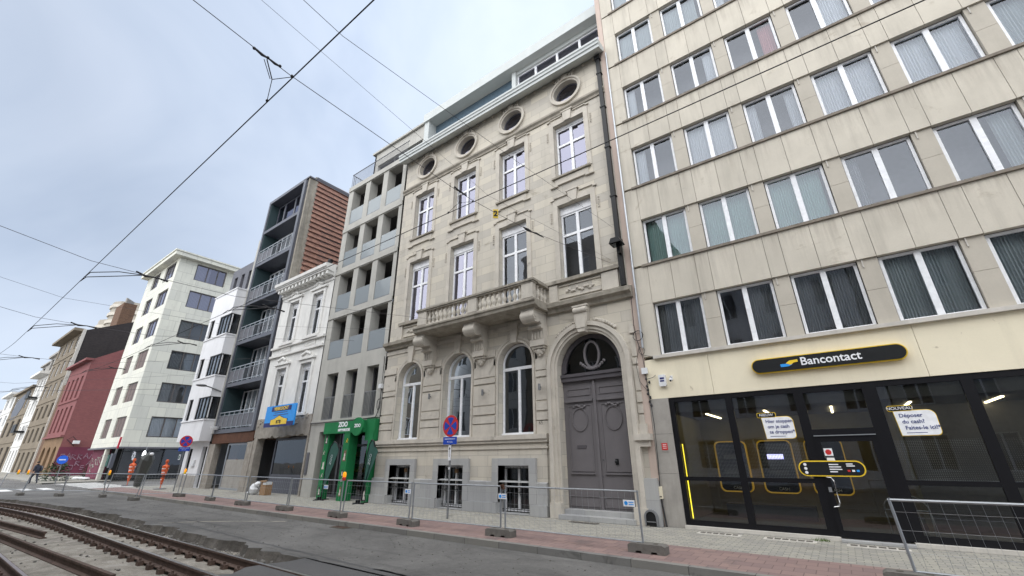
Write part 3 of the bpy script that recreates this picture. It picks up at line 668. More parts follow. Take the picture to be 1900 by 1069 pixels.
# door
D0, D1, dz = -7.25, -4.93, .26
def leaf(a, b, side):
    m = MB(F); d = .34
    m.box(a, b, d, d+.06, dz, 4.1)
    def pan(x0, x1, z0, z1, t=.03, pr_=.022):
        m.box(x0, x1, d-pr_, d, z0, z0+t); m.box(x0, x1, d-pr_, d, z1-t, z1); m.box(x0, x0+t, d-pr_, d, z0+t, z1-t); m.box(x1-t, x1, d-pr_, d, z0+t, z1-t)
    mm = .13; pan(a+mm, b-mm, 3.62, 3.86); pan(a+mm+.03, b-mm-.03, 1.30, 3.32); pan(a+.05, b-.05, .32, .62)
    m.box(a+mm-.05, b-mm+.05, d-.07, d, 3.42, 3.50); m.box(a+mm+.02, b-mm-.02, d-.05, d, 1.22, 1.26)
    c = (a+b)/2
    m.ring([(c+.29*math.cos(R(t)), 2.86+.37*math.sin(R(t))) for t in range(0, 360, 12)], [(c+.265*math.cos(R(t)), 2.86+.34*math.sin(R(t))) for t in range(0, 360, 12)], d-.03, d)
    m.ring([(c+.40*math.cos(R(t)), 2.86+.46*math.sin(R(t))) for t in range(0, 360, 12)], [(c+.385*math.cos(R(t)), 2.86+.445*math.sin(R(t))) for t in range(0, 360, 12)], d-.012, d) if 0 else None
    for k in range(7): m.blob((c-.2+.066*k, d-.03, 3.27+.045*math.sin(k*1.05)), .05, .03, .04, 6, .2)
    o = m.build('door_leaf', 'door', T)
    if side: 
        q = MB(F); q.blob((c-.02, d-.06, 1.78-.2), .055, .06, .055, 8); q.box(c-.02-.05, c+.03, d-.01, d, 1.49, 1.66); q.build('door_knob', 'signblack', o)
        q = MB(F); q.lathe([(.02, 0), (.02, .02)], (a+.12, d-.03, 1.62), 8); q.build('lock', 'signblack', o)
    else:
        q = MB(F); q.box(c-.16, c+.16, d-.02, d, 1.98, 2.07); q.build('letter_slot', 'door_dark', o)
leaf(D0, -6.10, 0); leaf(-6.08, D1, 1)
m = MB(F); m.box(-6.135, -6.045, .29, .345, dz, 4.1); m.build('door_astragal', 'door', T)
m = MB(F); m.box(D0, D1, .22, .4, 4.10, 4.30); m.box(D0, D1, .18, .4, 4.24, 4.34)
m.strip([(-6.09+1.16*math.cos(R(a)), 4.34+1.30*math.sin(R(a))) for a in range(180, -1, -9)], [(-6.09+.98*math.cos(R(a)), 4.42+1.08*math.sin(R(a))) for a in range(180, -1, -9)], .26, .4)
m.build('door_transom', 'door_dark', T)
m = MB(F); m.ring([(-6.05+.30*math.cos(R(t)), 4.93+.47*math.sin(R(t))) for t in range(0, 360, 12)], [(-6.05+.23*math.cos(R(t)), 4.93+.40*math.sin(R(t))) for t in range(0, 360, 12)], .24, .31)
for k in range(13):
    t = (k-6)/6; m.blob((-6.05+.42*t, .25, 4.45+.22*t*t), .06, .035, .055, 6, .25)
m.build('oval_wreath_grille', 'door', T)
m = MB(F); m.poly([(-7.2, .33, 4.34), (-4.98, .33, 4.34)] + [(-6.09+1.1*math.cos(R(a)), .33, 4.42+1.18*math.sin(R(a))) for a in range(0, 181, 10)]); m.build('fanlight_glass', 'glass_dark', T)
# window surrounds, upper floors
def surround(c, z0, z1, sill=True):
    m = MB(F); a, b = c-.715, c+.715
    m.box(a-.2, a, -.035, .01, z0-.02, z1+.24); m.box(b, b+.2, -.035, .01, z0-.02, z1+.24); m.box(a, b, -.035, .01, z1, z1+.24)
    m.prism([(c-.15, z1-.02), (c+.15, z1-.02), (c+.21, z1+.46), (c-.21, z1+.46)], 'xz', -.10, -.04); m.box(c-.27, c+.27, -.12, .01, z1+.46, z1+.52)
    for s in (-1, 1):
        m.box(min(c+s*.27, c+s*.85), max(c+s*.27, c+s*.85), -.055, .01, z1+.36, z1+.40); m.box(min(c+s*.85, c+s*1.0), max(c+s*.85, c+s*1.0), -.07, .01, z1+.28, z1+.34)
        for k in range(5): m.blob((c+s*1.02, -.02, z1-.25-.1*k), .035, .04, .045, 6, .2)
    o = m.build('window_surround', 'stone_trim', T)
    if sill:
        m = MB(F); m.box(c-.86, c+.86, -.11, .1, z0-.09, z0-.01)
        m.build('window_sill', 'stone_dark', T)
        m = MB(F)
        m.box(c-.74, c+.74, -.04, .01, z0-.40, z0-.12); m.box(c-.97, c-.62, -.09, .01, z0-.48, z0-.43); m.box(c+.62, c+.97, -.09, .01, z0-.48, z0-.43); m.box(c-.62, c+.62, -.08, .01, z0-.42, z0-.37)
        m.build('sill_apron', 'stone_trim', T)
for c in CX: surround(c, 12.3, 14.97)
for i, c in enumerate(CX): surround(c, 7.75, 10.95, False)
for c in CX: window(T, F, c-.70, 12.31, 1.40, 2.65, .22, 'cross', 'upvc', 'glass_sky', b=.075, mull=.12, tz=1.62, box=.12)
for i, c in enumerate(CX):
    z0 = 6.96 if i in (1, 2) else 7.76; h = 10.94-z0
    window(T, F, c-.70, z0, 1.40, h, .22, 'cross', 'upvc', 'glass_sky' if i < 2 else 'glass_block', b=.075, mull=.12, tz=h-1.32, box=.34)
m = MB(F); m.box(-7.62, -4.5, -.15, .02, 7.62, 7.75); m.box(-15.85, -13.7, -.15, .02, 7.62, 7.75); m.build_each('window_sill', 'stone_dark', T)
for a, b in ((-7.4, -7.05), (-5.3, -4.7), (-16.0, -15.6)): MB(F).box(a, b, -.09, .02, 6.95, 7.6).build('panel_pier', 'stone_trim', T)
for a, b in ((-7.0, -5.35), (-15.55, -13.95)):
    m = MB(F)
    for z in (7.03, 7.5): m.box(a, b, -.05, .02, z, z+.04)
    c = (a+b)/2
    for k in range(11): t = (k-5)/5; m.blob((c+.5*t, -.03, 7.28+.06*math.sin(k*1.9)), .07, .035, .05, 6, .3)
    m.build('relief_panel', 'stone_trim', T)
for c in CX:                                               # round windows
    m = MB(F); el = lambda rx, rz: [(c+rx*math.cos(R(t)), 16.6+rz*math.sin(R(t))) for t in range(0, 360, 10)]
    m.ring(el(.77, .72), el(.68, .62), -.10, .01); m.ring(el(.68, .62), el(.598, .528), -.05, .02)
    m.prism([(c-.1, 17.2), (c+.1, 17.2), (c+.14, 17.46), (c-.14, 17.46)], 'xz', -.13, .0)
    for k in (-3, -2, -1, 1, 2, 3): a = R(90+k*10); m.box(c+.82*math.cos(a)-.03, c+.82*math.cos(a)+.03, -.11, .0, 16.6+.72*math.sin(a), 16.6+.84*math.sin(a))
    m.build('round_window_surround', 'stone_trim', T)
    m = MB(F); m.ring(el(.60, .53), el(.545, .475), .2, .26); o = m.build('round_window', 'zinc2', T)
    m = MB(F); m.poly([(p[0], .24, p[1]) for p in el(.57, .5)]); m.build('pane', 'glass_sky', o)
# cornice
m = MB(F)
m.prism([(.05, 17.62), (-.10, 17.60), (-.12, 17.52), (-.42, 17.40), (-.55, 17.37), (-.55, 17.52), (-.60, 17.54), (-.60, 17.66), (-.64, 17.70), (-.64, 17.80), (.2, 17.86)], 'yz', X0-.05, X1+.16)
m.build('cornice', 'white_render', T)
m = MB(F)
for k in range(24): x = X0+.3+k*.5; m.box(x, x+.12, -.06, -.0, 17.46, 17.58)
m.build_each('cornice_dentil', 'stone_trim', T)
# penthouse storey
m = MB(F); m.box(-16.55, -4.25, .8, 6, 21.3, 21.92); m.box(-16.5, -4.25, .86, .95, 21.92, 22.0) ; m.build('roof_slab', 'white_render', T)
m = MB(F); m.box(-16.5, -16.1, .9, 6, 17.8, 21.3); m.box(-9.9, -9.65, 1.15, 1.5, 17.8, 21.3); m.box(-4.6, -4.25, .9, 3, 17.8, 21.3); m.box(-9.65, -4.6, 1.25, 1.4, 21.08, 21.3); m.build_each('penthouse_pier', 'white_render', T)
m = MB(F); m.box(-16.1, -9.9, 1.5, 1.6, 17.8, 21.3); m.build('penthouse_panel', plain('blue_grey_glazed_panel', (0.09, 0.135, 0.175), 0.3), T)
window(T, F, -9.64, 19.0, 5.03, 2.07, 1.35, 'n', 'upvc', 'glass_sky', b=.06, mull=.12, split=(.23, .49, .745))
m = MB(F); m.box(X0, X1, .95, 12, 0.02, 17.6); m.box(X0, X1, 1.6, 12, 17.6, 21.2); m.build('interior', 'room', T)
m = MB(F); m.box(X0, X0+.05, .0, 12, 0, 17.7); m.box(X1-.01, X1, .03, 12, 0, 17.7); m.box(X0, X1, .02, 3, 17.7, 17.8); m.build('side_wall', 'stone', T)
# balcony
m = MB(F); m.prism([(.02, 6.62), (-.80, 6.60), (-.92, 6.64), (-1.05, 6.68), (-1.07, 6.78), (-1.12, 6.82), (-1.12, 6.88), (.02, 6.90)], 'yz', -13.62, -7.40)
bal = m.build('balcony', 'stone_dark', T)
m = MB(F)
m.box(-13.42, -7.5, -1.04, -.86, 6.88, 6.96); m.box(-13.42, -13.24, -.86, 0, 6.88, 6.96); m.box(-7.68, -7.5, -.86, 0, 6.88, 6.96); m.build('balustrade_base', 'stone_trim', bal)
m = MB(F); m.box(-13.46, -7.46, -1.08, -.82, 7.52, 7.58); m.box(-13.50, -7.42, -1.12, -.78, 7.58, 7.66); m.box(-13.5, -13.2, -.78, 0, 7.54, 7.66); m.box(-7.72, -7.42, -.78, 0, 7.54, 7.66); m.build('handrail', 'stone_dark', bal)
for a, b in ((-13.42, -12.9), (-10.55, -10.1), (-7.98, -7.5)):
    m = MB(F); m.box(a, b, -1.06, -.84, 6.96, 7.52); m.build('pedestal', 'stone_trim', bal)
prof = [(.07, 0), (.07, .05), (.045, .07), (.05, .11), (.085, .19), (.08, .25), (.045, .33), (.035, .40), (.05, .44), (.04, .46), (.07, .5), (.07, .56)]
bm = MB().lathe(prof, (0, 0, 0), 12).mesh('baluster', 'stone_trim', smooth=True)
for n, a, b in ((10, -12.9, -10.55), (9, -10.1, -7.98)):
    for i in range(n): add('baluster', bm, bal, (a+(b-a)*(i+.5)/n, 12.6-.95, 6.96))
for x in (-13.33, -7.59):
    for y in (-.62, -.36, -.12): add('baluster', bm, bal, (x, 12.6+y, 6.96))
for c in (-13.48, -10.62, -7.87):
    m = MB(F); w_ = .27
    pr2 = [(0.01, 6.62), (-.82, 6.62), (-.90, 6.50)] + [(-.74+.20*math.cos(R(t)), 6.36+.20*math.sin(R(t))) for t in range(150, 391, 20)][::1][:0] + [(-.93, 6.38), (-.88, 6.22), (-.76, 6.14), (-.60, 6.16), (-.46, 6.22), (-.34, 6.10), (-.26, 5.90), (-.24, 5.62), (0.01, 5.60)]
    m.prism(pr2, 'yz', c-w_, c+w_)
    m.path([(c-w_-.015, -.78, 6.37), (c+w_+.015, -.78, 6.37)], .155, 14); m.path([(c-w_-.03, -.78, 6.37), (c+w_+.03, -.78, 6.37)], .075, 10); m.path([(c-w_-.012, -.38, 6.05), (c+w_+.012, -.38, 6.05)], .07, 10); m.box(c-w_-.03, c+w_+.03, -.86, .01, 6.56, 6.625)
    for k in range(4): x = c-.18+.12*k; m.box(x-.022, x+.022, -.29, -.2, 5.64, 6.02)
    m.box(c-.29, c+.29, -.30, .01, 5.40, 5.62); m.box(c-.24, c+.24, -.24, .01, 5.32, 5.40)
    for q in ((0, -.12, 5.24, .13), (-.13, -.1, 5.27, .09), (.13, -.1, 5.27, .09), (0, -.08, 5.12, .08), (-.07, -.09, 5.18, .08), (.07, -.09, 5.18, .08)): m.blob((c+q[0], q[1], q[2]), q[3], .09, q[3], 8, .15)
    m.build('corbel', 'stone_trim', bal, True)
# drainpipes
m = MB(F); m.box(-4.62, -4.46, -.16, -.02, 6.95, 17.35); m.box(-4.66, -4.42, -.2, -.0, 17.2, 17.42)
for z in (8.6, 10.4, 12.6, 14.6, 16.4): m.box(-4.65, -4.43, -.18, 0, z, z+.06)
m.build('square_drainpipe', 'signblack', T)
m = MB(F); m.path([(-4.18, -.06, 17.4), (-4.18, -.06, 4.8), ], .035, 8); m.build('thin_drainpipe', 'steel', T)
m = MB(F); m.box(X1, -4.21, -.01, .3, 0, 21.8); m.build('party_strip', 'pink_pipe', T)
for i, s in enumerate(('6', '5')): pass
text('65', .17, -7.97, -.02, 2.80, 'signblack', T, ext=.01, name='house_number')

wl = [('left', -13.38, 4.12), ('mid', -10.48, 4.02), ('right', -7.92, 3.98)]
for (k, x, z), lb in zip(wl, ('small grey wall lamp on the pier above the no-stopping sign', 'small grey wall lamp on the pier between the middle and right arched windows', 'small grey wall lamp beside the big grey door')):
    r0 = thing('wall_lamp', lb, 'lamp', (x, 12.52, z), 'wall lamps on the townhouse piers')
    m = MB(F); m.lathe([(.045, -.11), (.045, .11)], (x, -.14, z), 10); m.build('lamp_body', 'grey_pole', r0); MB(F).box(x-.02, x+.02, -.12, -.05, z-.03, z+.03).build('bracket', 'grey_pole', r0)
r0 = thing('floodlight', 'dark floodlight mounted on the square black drainpipe', 'lamp', (-4.45, 12.4, 8.38))
m = MB(F); m.prism([(-4.70, 8.32), (-4.28, 8.32), (-4.36, 8.50), (-4.62, 8.50)], 'xz', -.62, -.22); m.build('lamp_head', 'signblack', r0)
MB(F).box(-4.66, -4.32, -.58, -.26, 8.295, 8.318).build('lens', 'glass_dark', r0); MB(F).box(-4.53, -4.45, -.3, -.1, 8.05, 8.34).build('bracket', 'signblack', r0)
r0 = thing('boot_scraper', 'small arched iron boot scraper niche at the foot of the townhouse door surround', 'boot scraper', (-4.5, 12.4, 0))
m = MB(F); m.prism([(-4.62, .02), (-4.34, .02)] + arc(-4.48, .22, .14, 0, 180, 10), 'xz', -.22, -.165); m.build('niche', 'signblack', r0)
m = MB(F); m.strip([(-4.64, .0)] + arc(-4.48, .22, .18, 180, 0, 10) + [(-4.3, 0)], [(-4.62, .0)] + arc(-4.48, .22, .135, 180, 0, 10) + [(-4.34, 0)], -.25, -.16); m.box(-4.6, -4.36, -.24, -.2, .1, .12); m.build('iron_frame', 'grey_pole', r0)

# ================================================================== apartment block with the cash shop
B = thing('apartment_block', 'beige stone-panelled apartment block with rows of white windows above a dark shopfront', 'apartment block', (0, 12.6, 0))
BX0, BX1 = -4.2, 9.2; SL = [4.52, 7.53, 10.54, 13.55, 16.56, 19.57, 22.58]; NW = 7
WX = [-3.70+1.83*k for k in range(NW)]
m = MB(F); js = MB(F)
edges = [BX0] + sorted([v for x in WX for v in (x-.02, x+.70, x+1.42)]) + [BX1]
edges = [e_ for e_ in edges if e_ <= BX1]
for i, s in enumerate(SL):
    zt = s+1.67; zb = (SL[i+1]-.08) if i+1 < len(SL) else zt+1.5
    m = MB(F)
    for a, b in zip(edges, edges[1:]): m.box(a+.005, b-.005, 0, .14, zt, zb)
    m.build('spandrel', 'panel', B); MB(F).box(BX0, WX[0]-.02, .001, .14, s+.002, zt-.006).build('end_pier', 'panel', B)
m = MB(F)
for i, s in enumerate(SL):
    for k in range(NW):
        a = WX[k]+1.42; b = WX[k+1]-.02 if k < NW-1 else BX1
        m = MB(F)
        for z0, z1 in ((s, s+.86), (s+.868, s+1.668)): m.box(a, b, .06, .2, z0, z1)
        m.build('window_pier', 'pier', B)
m = MB(F); m.box(BX0+.01, BX1-.01, .12, .18, 4.5, 26.5) if 0 else None
for i, s in enumerate(SL):
    zt = s+1.67; zb = (SL[i+1]-.08) if i+1 < len(SL) else zt+1.5
    m.box(BX0+.01, BX1-.01, .10, .30, zt+.01, zb-.01)
m.build('backing', 'joint', B)
m = MB(F)
for i, s in enumerate(SL[1:]): m.box(BX0+.02+.3, BX1, -.055, .16, s-.078, s-.0)
m.build_each('sill_band', 'sill', B)
m = MB(F); m.box(-3.9, BX1, -.10, .2, 4.42, 4.515); m.build('first_floor_sill', 'sill_light', B)
m = MB(F)
for i, s in enumerate(SL):                                 # little white marks under each pier head
    for k in range(NW): x = WX[k]+1.5; m.box(x, x+.025, .03, .062, s+1.45, s+1.66)
m.build_each('pier_bracket', 'sill_light', B)
ct = {(0, 0): ('curtain_grey', 1, 0), (0, 3): ('blind', 1.0, 0), (1, 0): ('curtain_teal', 1, 0), (1, 1): ('curtain_teal', 1, 0), (1, 2): ('curtain_teal', .95, 0), (2, 0): ('curtain_white', .25, 0), (2, 1): ('curtain_white', 1, 0), (2, 2): ('curtain_white', .4, 2), (2, 3): ('curtain_white', 1, 0), (2, 4): ('curtain_white', 1, 0), (2, 5): ('curtain_white', 1, 0),
      (3, 0): ('curtain_white', .22, 0), (3, 1): ('curtain_white', .25, 1), (3, 2): ('curtain_pink', .3, 1), (4, 0): ('blind', 1, 0), (4, 1): ('blind', .9, 0), (4, 2): ('curtain_white', .4, 2), (5, 0): ('blind', 1, 0), (5, 1): ('blind', 1, 0), (0, 4): ('blind', 1, 0), (3, 3): ('curtain_white', .5, 1), (3, 4): ('curtain_white', .4, 2), (0, 1): ('curtain_grey', .55, 1), (0, 2): ('curtain_grey', 1, 0), (1, 3): ('curtain_grey', .2, 0), (4, 3): ('curtain_pink', .15, 0), (4, 4): ('curtain_white', .8, 1), (5, 2): ('curtain_grey', .5, 2), (1, 4): ('blind', .3, 1), (2, 5): ('blind', .6, 0)}  # lowest-row grey curtains added to lighten panes that came out too dark
for i, s in enumerate(SL):
    for k in range(NW):
        q = ct.get((i, k)); 
        window(B, F, WX[k], s+.005, 1.40, 1.655, .15, 'two', 'upvc', 'glass_block', q[0] if q else None, q[1] if q else 1, b=.065, mull=.125, cside=q[2] if q else 0)
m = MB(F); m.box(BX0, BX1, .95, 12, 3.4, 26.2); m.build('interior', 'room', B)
m = MB(F); m.box(BX0, BX0+.04, .02, .94, 4.5, 26.2); m.box(BX0, BX0+.04, .0, 12, 21.0, 26.4); m.box(BX1-.04, BX1, .02, 12, 0, 26.2); m.box(BX0, BX1, 0, 12, 26.2, 26.6); m.build('side_wall', 'panel', B)
m = MB(F)
for a, b in ((BX0, -2.42), (-2.412, 1.9), (1.908, 5.6), (5.608, BX1)): m.box(a, b, .0, .3, 3.27, 4.42)
m.build('painted_fascia', 'plaster', B)
m = MB(F); m.box(BX0, -3.66, -.012, .4, 0, 1.28); m.box(BX0, -3.66, -.012, .4, 1.286, 2.30); m.box(BX0, -3.66, -.012, .4, 2.306, 3.27); m.build('corner_pillar', 'pillar', B)
m = MB(F); m.box(-3.66, .0-.42, -.10, .3, 0, .075); m.box(.78, BX1, -.10, .3, 0, .075); m.build('shop_threshold', 'sill_light', B)
m = MB(F); m.box(-.42, .78, -.2, .4, 0, .045); m.build('doorstep', 'bluestone', B)
# shopfront frame
m = MB(F); fy0, fy1 = .02, .10
for a, b in ((-3.66, -3.52), (-2.19, -2.03), (-.64, -.44), (.70, .96), (2.33, 2.52), (4.0, 4.18), (5.7, 5.9), (7.4, 7.6), (9.05, 9.2)): m.box(a, b, fy0, fy1, .075, 3.26)
for a, b in ((-3.52, -2.19), (-2.03, -.64), (.96, 2.33), (2.52, 4.0), (4.18, 5.7), (5.9, 7.4), (7.6, 9.05)):
    m.box(a, b, fy0+.004, fy1-.004, .075, .20); m.box(a, b, fy0+.004, fy1-.004, 1.12, 1.215); m.box(a, b, fy0+.004, fy1-.004, 3.14, 3.26)
m.box(-.44, .70, fy0+.004, fy1-.004, 3.12, 3.26); m.box(-.44, .70, fy0+.004, fy1-.004, 2.10, 2.28); m.build('shopfront_frame', 'black', B)
m = MB(F)
for a, b in ((-3.52, -2.19), (-2.03, -.64), (.96, 2.33), (2.52, 4.0), (4.18, 5.7), (5.9, 7.4), (7.6, 9.05)):
    m.poly([(a, .06, .2), (b, .06, .2), (b, .06, 3.14), (a, .06, 3.14)])
m.poly([(-.44, .06, 2.28), (.70, .06, 2.28), (.70, .06, 3.12), (-.44, .06, 3.12)])
m.build('shop_glazing', 'glass_shop', B)
m = MB(F)
for a, b in ((-3.52, -2.19), (-2.03, -.64), (.96, 2.33), (2.52, 4.0), (4.18, 5.7)): m.poly([(a, .068, 1.215), (b, .068, 1.215), (b, .068, 2.0), (a, .068, 2.0)])
m.build('dotted_film', 'dots', B)
dd = MB(F); dd.box(-.44, -.34, .0, .07, .06, 2.10); dd.box(.60, .70, .0, .07, .06, 2.10); dd.box(-.34, .60, .0, .07, .06, .2); dd.box(-.34, .6, .0, .07, 2.0, 2.10); door = dd.build('shop_door', 'black', B)
MB(F).poly([(-.34, .03, .2), (.6, .03, .2), (.6, .03, 2.0), (-.34, .03, 2.0)]).build('pane', 'glass_shop', door)
MB(F).path([(-.39, .0, .66), (-.39, -.09, .66), (-.30, -.12, .68), (-.28, -.12, .75), (-.28, -.12, 1.18), (-.31, -.12, 1.25), (-.39, -.09, 1.26), (-.39, .0, 1.26)], .014, 8).build('door_handle', 'chrome', door)
MB(F).box(-.44, .70, -.03, .0, 2.125, 2.145).build('door_closer_rail', 'steel', door)
MB(F).box(-.42, -.36, -.012, .0, .95, 1.05).box(-.42, -.36, -.012, .0, 1.3, 1.42).build('lock_plate', 'steel', door)
# interior of the shop
m = MB(F); m.box(-4.0, 9.0, .2, 5, .0, .07); m.build('shop_floor', 'room_mid', B)
m = MB(F); m.box(-4.0, 9.0, .12, 5, 2.87, 3.3); m.build('shop_ceiling', 'room_mid', B)
MB(F).box(1.32, 9.0, 2.4, 2.5, .07, 2.87).build('added_blackout_wall', 'room', B)  # wall added as a black-out to keep the right half of the shop dark
m = MB(F); m.box(-4.0, 1.2, 3.46, 3.6, .07, 2.87); m.box(-4.0, -3.72, .4, 3.46, .07, 2.87); m.box(1.2, 1.3, 1.8, 3.46, .07, 2.87); m.build('shop_back_wall', surf('khaki_shop_wall', (0.22, 0.2, 0.135), 0.6, 0.1, 1.5, 0, 0.02), B)
def rrect(x0, x1, z0, z1, r, n=5):
    p = []
    for cx, cz, a in ((x1-r, z1-r, 0), (x0+r, z1-r, 90), (x0+r, z0+r, 180), (x1-r, z0+r, 270)): p += arc(cx, cz, r, a, a+90, n)
    return p
for i, x in enumerate((-3.33, -2.10, -.86)):
    r0 = thing('cash_machine', ('cash machine in a yellow outline behind the leftmost shop pane', 'middle cash machine in a yellow outline with a violet screen', 'cash machine in a yellow outline partly behind the glass door')[i], 'cash machine', (x+.45, 16.0, 0), 'cash machines inside the shop')
    m = MB(F); m.prism(rrect(x+.04, x+.88, .72, 2.12, .12), 'xz', 3.2, 3.455); m.build('machine_front', 'signblack', r0)
    m = MB(F); m.ring(rrect(x, x+.92, .68, 2.16, .15), rrect(x+.024, x+.896, .704, 2.136, .13), 3.17, 3.4); m.build('yellow_outline', 'yellow_dim', r0)
    MB(F).box(x+.24, x+.66, 3.17, 3.2, 1.62, 1.76).build('screen', 'screen' if i == 1 else 'room', r0)
    MB(F).box(x+.2, x+.7, 3.12, 3.2, 1.2, 1.3).build('keypad_shelf', 'room_mid', r0)
    text('CASH', .11, x+.5, 3.19, .80, 'white', r0)
for i, x in enumerate((-2.92, -1.44, .05, 1.56, 3.05, 4.6, 6.1)):
    o = MB(F).box(x-.025, x+.025, 1.0, 2.9, 2.84, 2.868).build('ceiling_strip_light', 'lamp_warm')
    tag(o, ('ceiling strip light seen through the leftmost shop pane', 'ceiling strip light half behind the left white speech bubble sign', 'ceiling strip light seen above the shop door', 'ceiling strip light half behind the right white speech bubble sign', 'ceiling strip light seen through the rightmost shop pane', 'strip light in the shop beyond the right edge', 'last strip light at the far right of the shop')[i], 'strip light', 'ceiling strip lights in the shop')
o = MB(F).box(-3.50, -3.482, .13, .16, .22, 2.03).build('light_line', 'yellow_neon'); tag(o, 'yellow vertical light line at the left edge of the shop window', 'light line')
o = MB(F).box(-3.1, -.9, 2.4, 2.9, .07, .42).build('bench', 'zinc'); tag(o, 'low dark blue bench under the cash machines', 'bench')
r0 = thing('hoop_stand', 'grey metal hoop stand seen behind the glass just right of the door', 'stand', (.75, 13.0, .07))
m = MB(F); m.path([(.50, .4, .1), (.48, .4, .55)]+[(.84-.36*math.cos(R(t)), .4, .62+.30*math.sin(R(t))) for t in range(0, 181, 15)]+[(1.20, .4, .55), (1.18, .4, .1)], .016, 7); m.path([(.48, .4, .62), (1.2, .4, .62)], .012, 6); m.build('hoop', 'steel', r0)
MB(F).box(.35, 1.3, .3, .5, .07, .12).build('base', 'grey_pole', r0); MB(F).prism([(.62, .42), (.76, .46), (.73, .56), (.59, .52)], 'xz', .36, .37).build('tag', 'white', r0); MB(F).lathe([(.16, .12), (.2, .3), (.17, .5)], (.9, .42, 0), 10).build('basket', 'bag', r0)

# signs on the block
r0 = thing('shop_sign', 'long black pill-shaped shop sign with a yellow rim and white lettering', 'shop sign', (.15, 12.5, 3.85))
m = MB(F); m.prism([(p[0], p[1]) for p in rrect(-1.39, 1.69, 3.66, 4.03, .184, 8)], 'xz', -.10, -.02); m.build('sign_rim', 'yellow', r0)
m = MB(F); m.prism(rrect(-1.365, 1.665, 3.685, 4.005, .159, 8), 'xz', -.13, -.099); m.build('sign_face', 'signblack', r0)
text('Bancontact', .27, .28, -.131, 3.85, 'white', r0, bold=.004, sx=.98)
m = MB(F); m.prism([(-.74, 3.77), (-.58, 3.77), (-.50, 3.80), (-.46, 3.86), (-.62, 3.84), (-.74, 3.84)], 'xz', -.136, -.13); m.build('logo_blue', 'sky_blue', r0)
m = MB(F); m.prism([(-.62, 3.85), (-.53, 3.91), (-.36, 3.92), (-.36, 3.86), (-.45, 3.85), (-.52, 3.80)], 'xz', -.139, -.1365); m.build('logo_yellow', 'yellow', r0)
def bubble(u, z, w_, h_, tab, lines, label):
    r0 = thing('window_sign', label, 'window sign', (u+w_/2, 12.6, z+h_/2), 'speech bubble signs on the shop window')
    o_ = [(u+.05, z)] + arc(u+w_-.08, z+.08, .08, 270, 360, 5) + arc(u+w_-.12, z+h_-.12, .12, 0, 90, 5) + [(u+.02, z+h_)]
    cx = u+w_/2; cz = z+h_/2
    m = MB(F); m.prism([(cx+(x-cx)*1.03, cz+(zz-cz)*1.045) for x, zz in o_], 'xz', -.005, .012); m.build('rim', 'yellow', r0)
    m = MB(F); m.prism(o_, 'xz', -.012, -.0045); m.build('sign_face', 'white', r0)
    m = MB(F); m.prism(rrect(u-.07, u-.07+w_*.62, z+h_-.005, z+h_+.115, .035), 'xz', -.014, .01); m.build('tab_rim', 'yellow', r0)
    m = MB(F); m.prism(rrect(u-.06, u-.08+w_*.62, z+h_+.005, z+h_+.105, .03), 'xz', -.018, -.0135); m.build('tab', 'signblack', r0)
    text(tab, .088, u-.07+w_*.31, -.019, z+h_+.055, 'white', r0, sx=1.05)
    for i, s in enumerate(lines): text(s, .108, u+.09+.022*i, -.013, z+h_-.10-.125*i, 'navy', r0, align='LEFT', bold=.0015)
    MB(F).box(u+.13, u+.5*w_+.12, -.0135, -.012, z+.045, z+.057).build('small_print', 'navy', r0)
bubble(-1.45, 2.10, .67, .50, 'NIEUW', ['Hier stoppen', 'om je cash', 'te droppen*'], 'white speech bubble sign with a NIEUW tab on the pane left of the shop door')
bubble(1.09, 2.09, .68, .50, 'NOUVEAU', ['Déposer', 'du cash?', 'Faites-le ici!*'], 'white speech bubble sign with a NOUVEAU tab on the pane right of the shop door')
r0 = thing('door_sign', 'black pill-shaped sign with a yellow rim across the shop door', 'door sign', (-.25, 12.55, 1.43))
m = MB(F); m.prism(rrect(-.89, .35, 1.27, 1.60, .16, 7), 'xz', -.03, -.006); m.build('rim', 'yellow', r0)
m = MB(F); m.prism(rrect(-.865, .325, 1.295, 1.575, .135, 7), 'xz', -.036, -.029); m.build('sign_face', 'signblack', r0)
m = MB(F)
for z in (1.35, 1.435, 1.52): m.prism([(-.75+.032*math.cos(R(t)), z+.032*math.sin(R(t))) for t in range(0, 360, 30)], 'xz', -.039, -.036)
for z, a, b in ((1.52, -.3, -.12), (1.47, -.3, -.08), (1.42, -.3, -.07), (1.37, -.3, -.16), (1.53, .02, .14), (1.49, .02, .17)): m.box(a, b, -.039, -.036, z-.012, z+.01)
m.build('lettering', 'white', r0)
for x, c in ((.02, 'red'), (.1, 'white'), (.18, 'sky_blue')): MB(F).box(x, x+.05, -.04, -.036, 1.37, 1.41).build('card_logo', c, r0)
r0 = thing('sticker', 'round red sticker on the shop door glass', 'sticker', (-.24, 12.6, 1.78)); MB(F).box(-.32, -.16, .018, .024, 1.70, 1.86).build('backing', 'white', r0)
MB(F).prism([(-.24+.06*math.cos(R(t)), 1.78+.06*math.sin(R(t))) for t in range(22, 382, 45)], 'xz', .012, .018).build('red_disc', 'red', r0)
o = MB(F).prism([(-.32, 1.5), (-.14, 1.5), (-.16, 1.66), (-.30, 1.66)], 'xz', .018, .024).build('sticker', 'white'); tag(o, 'white sticker under the red one on the shop door', 'sticker')
r0 = thing('alarm_box', 'white alarm box with a blue display on the cream fascia', 'alarm box', (-3.73, 12.6, 3.77)); MB(F).prism(rrect(-3.83, -3.63, 3.60, 3.93, .03), 'xz', -.09, 0).build('casing', 'plastic', r0)
MB(F).box(-3.79, -3.67, -.096, -.089, 3.80, 3.85).box(-3.79, -3.67, -.096, -.089, 3.73, 3.77).build('display', 'navy_board', r0)
